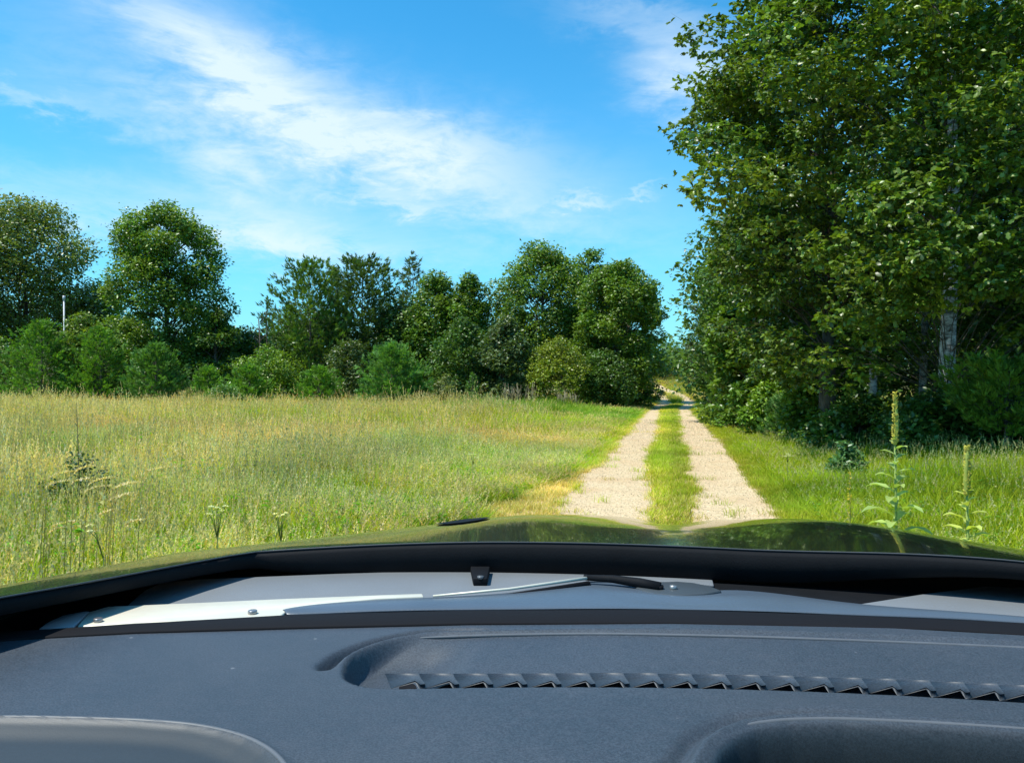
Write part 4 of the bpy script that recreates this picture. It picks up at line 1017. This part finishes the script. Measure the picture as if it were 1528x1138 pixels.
    near = np.array([car_pt(px, py, BASE) for px, py in ((590, 1024), (750, 1024), (900, 1024), (1100, 1027), (1300, 1036), (1528, 1046), (1800, 1072))])
    fr_ = np.polyfit(ridge[:, 0], ridge[:, 1], 2); fs = np.polyfit(slot[:, 0], slot[:, 1], 2); fn = np.polyfit(near[:, 0], near[:, 1], 2)
    xs = np.arange(-1.02, 1.03, .0042); ys = np.arange(.50, 1.245, .0035); X, Y = np.meshgrid(xs, ys)
    yr, ysl, yn = np.polyval(fr_, X), np.polyval(fs, X), np.polyval(fn, X)
    xl = car_pt(520, 1010, BASE)[0]
    # rounded left (and mirrored right) end of the vent recess
    ym = (yn + yr) / 2; hw = (yr - yn) / 2
    xc = xl + .075
    dxe = np.maximum(0, np.maximum(xc - X, X - (-xc + .22)))
    dist = np.hypot(dxe * 1.0, (Y - ym)) - hw                       # <0 inside
    inside = sstep(.006, -.010, dist)
    v = np.clip((yr - Y) / (yr - ysl), 0, 1) * sstep(-.012, 0, Y - yn)                        # 0 at ridge, 1 at slot
    depth = (.002 + .011 * v ** 1.1) * inside
    slotm = inside * sstep(-.001, .003, ysl - Y) * sstep(0, .003, Y - yn); depth = depth * (1 - slotm) + .070 * slotm
    depth = depth + .022 * inside * sstep(xc + .06, xc - .02, X) * sstep(1.0, .3, np.abs(Y - ym) / hw)
    Z = BASE - depth
    # ridge bead on the windscreen side of the recess and a dark outer groove round the left end
    Z += .0055 * np.exp(-((dist - .008) / .005) ** 2) * sstep(-.02, .01, Y - ym)
    lf = sstep(xc + .08, xc - .01, X)
    Z -= .018 * np.exp(-((dist - .028) / .008) ** 2) * lf * sstep(-.030, -.005, Y - ym) + 0
    # instrument hood recess left, cluster recess right: rounded steps towards the driver
    def step_region(px_pts, sgn, mir):
        P = np.array([car_pt(a, b_, BASE) for a, b_ in px_pts]); return P
    Lc = step_region([(-200, 1072), (0, 1072), (100, 1074), (200, 1077), (280, 1083), (330, 1092), (370, 1104), (400, 1120), (420, 1138), (436, 1165), (440, 1230)], -1, 0)
    Rc = step_region([(1020, 1230), (1026, 1170), (1040, 1138), (1056, 1112), (1080, 1095), (1115, 1082), (1170, 1075), (1250, 1073), (1400, 1080), (1528, 1089), (1800, 1110)], 1, 0)
    def sdist(P, closed_low):
        best = np.full(X.shape, 9.0)
        for i in range(len(P) - 1):
            a, b_ = P[i], P[i + 1]; d = b_ - a; tt_ = np.clip(((X - a[0]) * d[0] + (Y - a[1]) * d[1]) / (d @ d), 0, 1)
            best = np.minimum(best, np.hypot(X - a[0] - tt_ * d[0], Y - a[1] - tt_ * d[1]))
        # inside test: polygon closed below
        Q = np.concatenate([P, closed_low]); ins = np.zeros(X.shape, bool); j = len(Q) - 1
        for i in range(len(Q)):
            c_ = ((Q[i, 1] > Y) != (Q[j, 1] > Y)) & (X < (Q[j, 0] - Q[i, 0]) * (Y - Q[i, 1]) / (Q[j, 1] - Q[i, 1] + 1e-12) + Q[i, 0]); ins ^= c_; j = i
        return np.where(ins, -best, best)
    dL = sdist(Lc, np.array([(Lc[-1, 0], -.5), (Lc[0, 0], -.5)])); dR = sdist(Rc, np.array([(Rc[-1, 0], -.5), (Rc[0, 0], -.5)]))
    Z += .0050 * np.exp(-(dL / .005) ** 2); Z -= .008 * sstep(-.002, -.035, dL)
    Z += .0055 * np.exp(-(dR / .007) ** 2) - .007 * np.exp(-((dR - .016) / .008) ** 2) * sstep(.30, .12, X) ; Z -= .16 * sstep(-.012, -.045, dR)
    Z -= .02 * sstep(.75, .5, Y) 
    Z += .0015 * np.sin(X * 3) 
    edge_y = np.array([car_pt(px, py, BASE) for px, py in ((-150, 970), (0, 952), (200, 942), (430, 934), (700, 928), (1000, 927), (1250, 933), (1528, 945), (1750, 966))])
    yb = np.interp(X, edge_y[:, 0], edge_y[:, 1]); Z = np.where(Y > yb, Z - .03, Z)
    V = np.c_[X.ravel(), Y.ravel(), (Z + H).ravel()]; nx, ny = len(xs), len(ys); i, j = np.meshgrid(np.arange(nx - 1), np.arange(ny - 1)); a = (j * nx + i).ravel()
    mask = np.c_[sstep(.001, -.010, dL).ravel(), sstep(-.006, -.030, dR).ravel(), np.zeros(X.size)]  # second channel blackens the right recess in place of its shade
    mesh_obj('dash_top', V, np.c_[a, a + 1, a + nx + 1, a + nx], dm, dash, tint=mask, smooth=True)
    g = Geo(); g.prism([(-1.0, .46), (1.0, .46), (1.0, .52), (-1.0, .52)], H - .75, H - .40, (0, 0, 0)); bevel(g.obj('dash_face', dm, dash), .02)
    # slanted fins across the defroster slot, each a piece
    fin = simple('vent_fin_plastic', (.085, .09, .11), .5, 0, .4, 40, .2)
    k = 0
    for px in list(range(574, 1540, 51)) + [1580, 1640]:
        py = float(np.interp(px, [590, 750, 900, 1100, 1300, 1528, 1800], [1008, 1008, 1007, 1010, 1016, 1027, 1050]))
        q = py - 1010; L_ = BASE - .006
        P = [car_pt(px + a, b + q, L_) for a, b in ((0, 1004), (49, 1004), (60, 1028), (53, 1029), (45, 1017), (9, 1026))]
        g = Geo(); zt = [-.003, -.003, .004, .004, -.001, -.003]
        g.add([(p[0], p[1], H + L_ + z_) for p, z_ in zip(P, zt)] + [(p[0], p[1], H + L_ - .0035) for p in P],
              [(5, 4, 0), (4, 1, 0), (4, 3, 1), (3, 2, 1), (6, 7, 10), (7, 8, 9), (7, 9, 10), (6, 10, 11)] + [(i_, 6 + i_, 6 + (i_ + 1) % 6, (i_ + 1) % 6) for i_ in range(6)], (0, 0, 0))
        g.obj('vent_fin', dm, dash)
    g = Geo(); P = [car_pt(px, np.interp(px, [590, 750, 900, 1100, 1300, 1528, 1800], [1000, 999, 998, 1000, 1006, 1018, 1041]), BASE - .022) for px in range(595, 1810, 45)]
    P2 = [car_pt(px, np.interp(px, [590, 750, 900, 1100, 1300, 1528, 1800], [1034, 1034, 1034, 1036, 1044, 1054, 1080]), BASE - .022) for px in range(595, 1810, 45)]
    g.prism(P + P2[::-1], H + BASE - .060, H + BASE - .032); g.obj('slot_shade_slab', rub, dash)  # black slab darkens the slot in place of shadow
    lip = simple('glint_lip_plastic', (.10, .11, .125), .5, 0, .5, 30, .2)  # paler strips laid along the dash edges to draw the glint
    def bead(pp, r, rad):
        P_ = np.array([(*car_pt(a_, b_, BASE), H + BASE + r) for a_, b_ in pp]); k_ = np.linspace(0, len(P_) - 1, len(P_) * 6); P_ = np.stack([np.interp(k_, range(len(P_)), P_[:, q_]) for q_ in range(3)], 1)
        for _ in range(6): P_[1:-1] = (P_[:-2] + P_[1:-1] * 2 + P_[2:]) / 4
        r_ = rad * np.minimum(1, np.minimum(k_, 99) / 1.5 + .15); g_ = Geo(); g_.tube(P_, r_, 8); return g_.obj('glint_bead', lip, dash, smooth=True)
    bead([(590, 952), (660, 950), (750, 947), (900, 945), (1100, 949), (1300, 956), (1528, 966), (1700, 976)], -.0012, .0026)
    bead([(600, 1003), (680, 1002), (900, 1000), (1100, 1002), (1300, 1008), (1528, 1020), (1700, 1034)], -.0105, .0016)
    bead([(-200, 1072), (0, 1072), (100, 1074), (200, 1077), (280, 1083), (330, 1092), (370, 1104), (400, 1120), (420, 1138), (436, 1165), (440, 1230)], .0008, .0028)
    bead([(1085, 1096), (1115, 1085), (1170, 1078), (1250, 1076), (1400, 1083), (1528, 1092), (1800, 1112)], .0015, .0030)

    # ---- glass, header, roof and pillars
    gl, t, b = new_mat('windshield_glass')
    tb = t.node('ShaderNodeBsdfTransparent'); tb.inputs[0].default_value = (.97, .98, .975, 1); t.l.new(tb.outputs[0], t.n['Material Output'].inputs[0]); t.n.remove(b)
    V = []; n = 21
    for i in range(n):
        s = -1 + 2 * i / (n - 1); V.append((s * 1.07, 1.235 - .26 * s * s, H - .355)); V.append((s * .98, .40 - .05 * s * s, H + .34))
    o = mesh_obj('windshield', V, [(2 * i, 2 * i + 2, 2 * i + 3, 2 * i + 1) for i in range(n - 1)], gl, car, smooth=True)
    for s in (-1, 1):
        g = Geo(); g.tube([(s * 1.10, .98, H - .39), (s * 1.0, .34, H + .34)], [.035, .035], 8); g.obj('pillar', blk, car, smooth=True)
        g = Geo(); g.prism([(s * .98, 1.0), (s * 1.02, 1.0), (s * 1.02, -1.2), (s * .98, -1.2)], .55, H - .42); bevel(g.obj('door', paint, car), .01)
        g = Geo(); g.prism([(s * .995, 1.0), (s * 1.02, 1.0), (s * 1.02, 2.2), (s * .995, 2.2)], .85, H - .62); g.obj('fender', paint, car)
        for yw in (2.05, -1.9):
            wh = Geo(); wh.tube([(s * .78, yw, .39), (s * 1.0, yw, .39)], .39, 24); w_ = bevel(wh.obj('wheel', rub, car), .03)
            wh = Geo(); wh.tube([(s * .98, yw, .39), (s * 1.01, yw, .39)], .23, 20); bevel(wh.obj('rim', steel, w_), .01)
    g = Geo(); g.prism([(-.98, .36), (.98, .36), (1.0, -1.1), (-1.0, -1.1)], H + .335, H + .37); bevel(g.obj('roof', simple('roof_paint', (.02, .022, .022), .3), car), .015)


build_car()
build_left_trees()
build_left_shrubs()
build_far()
build_right_trees()
build_plants()
build_grass()
build_pebbles()
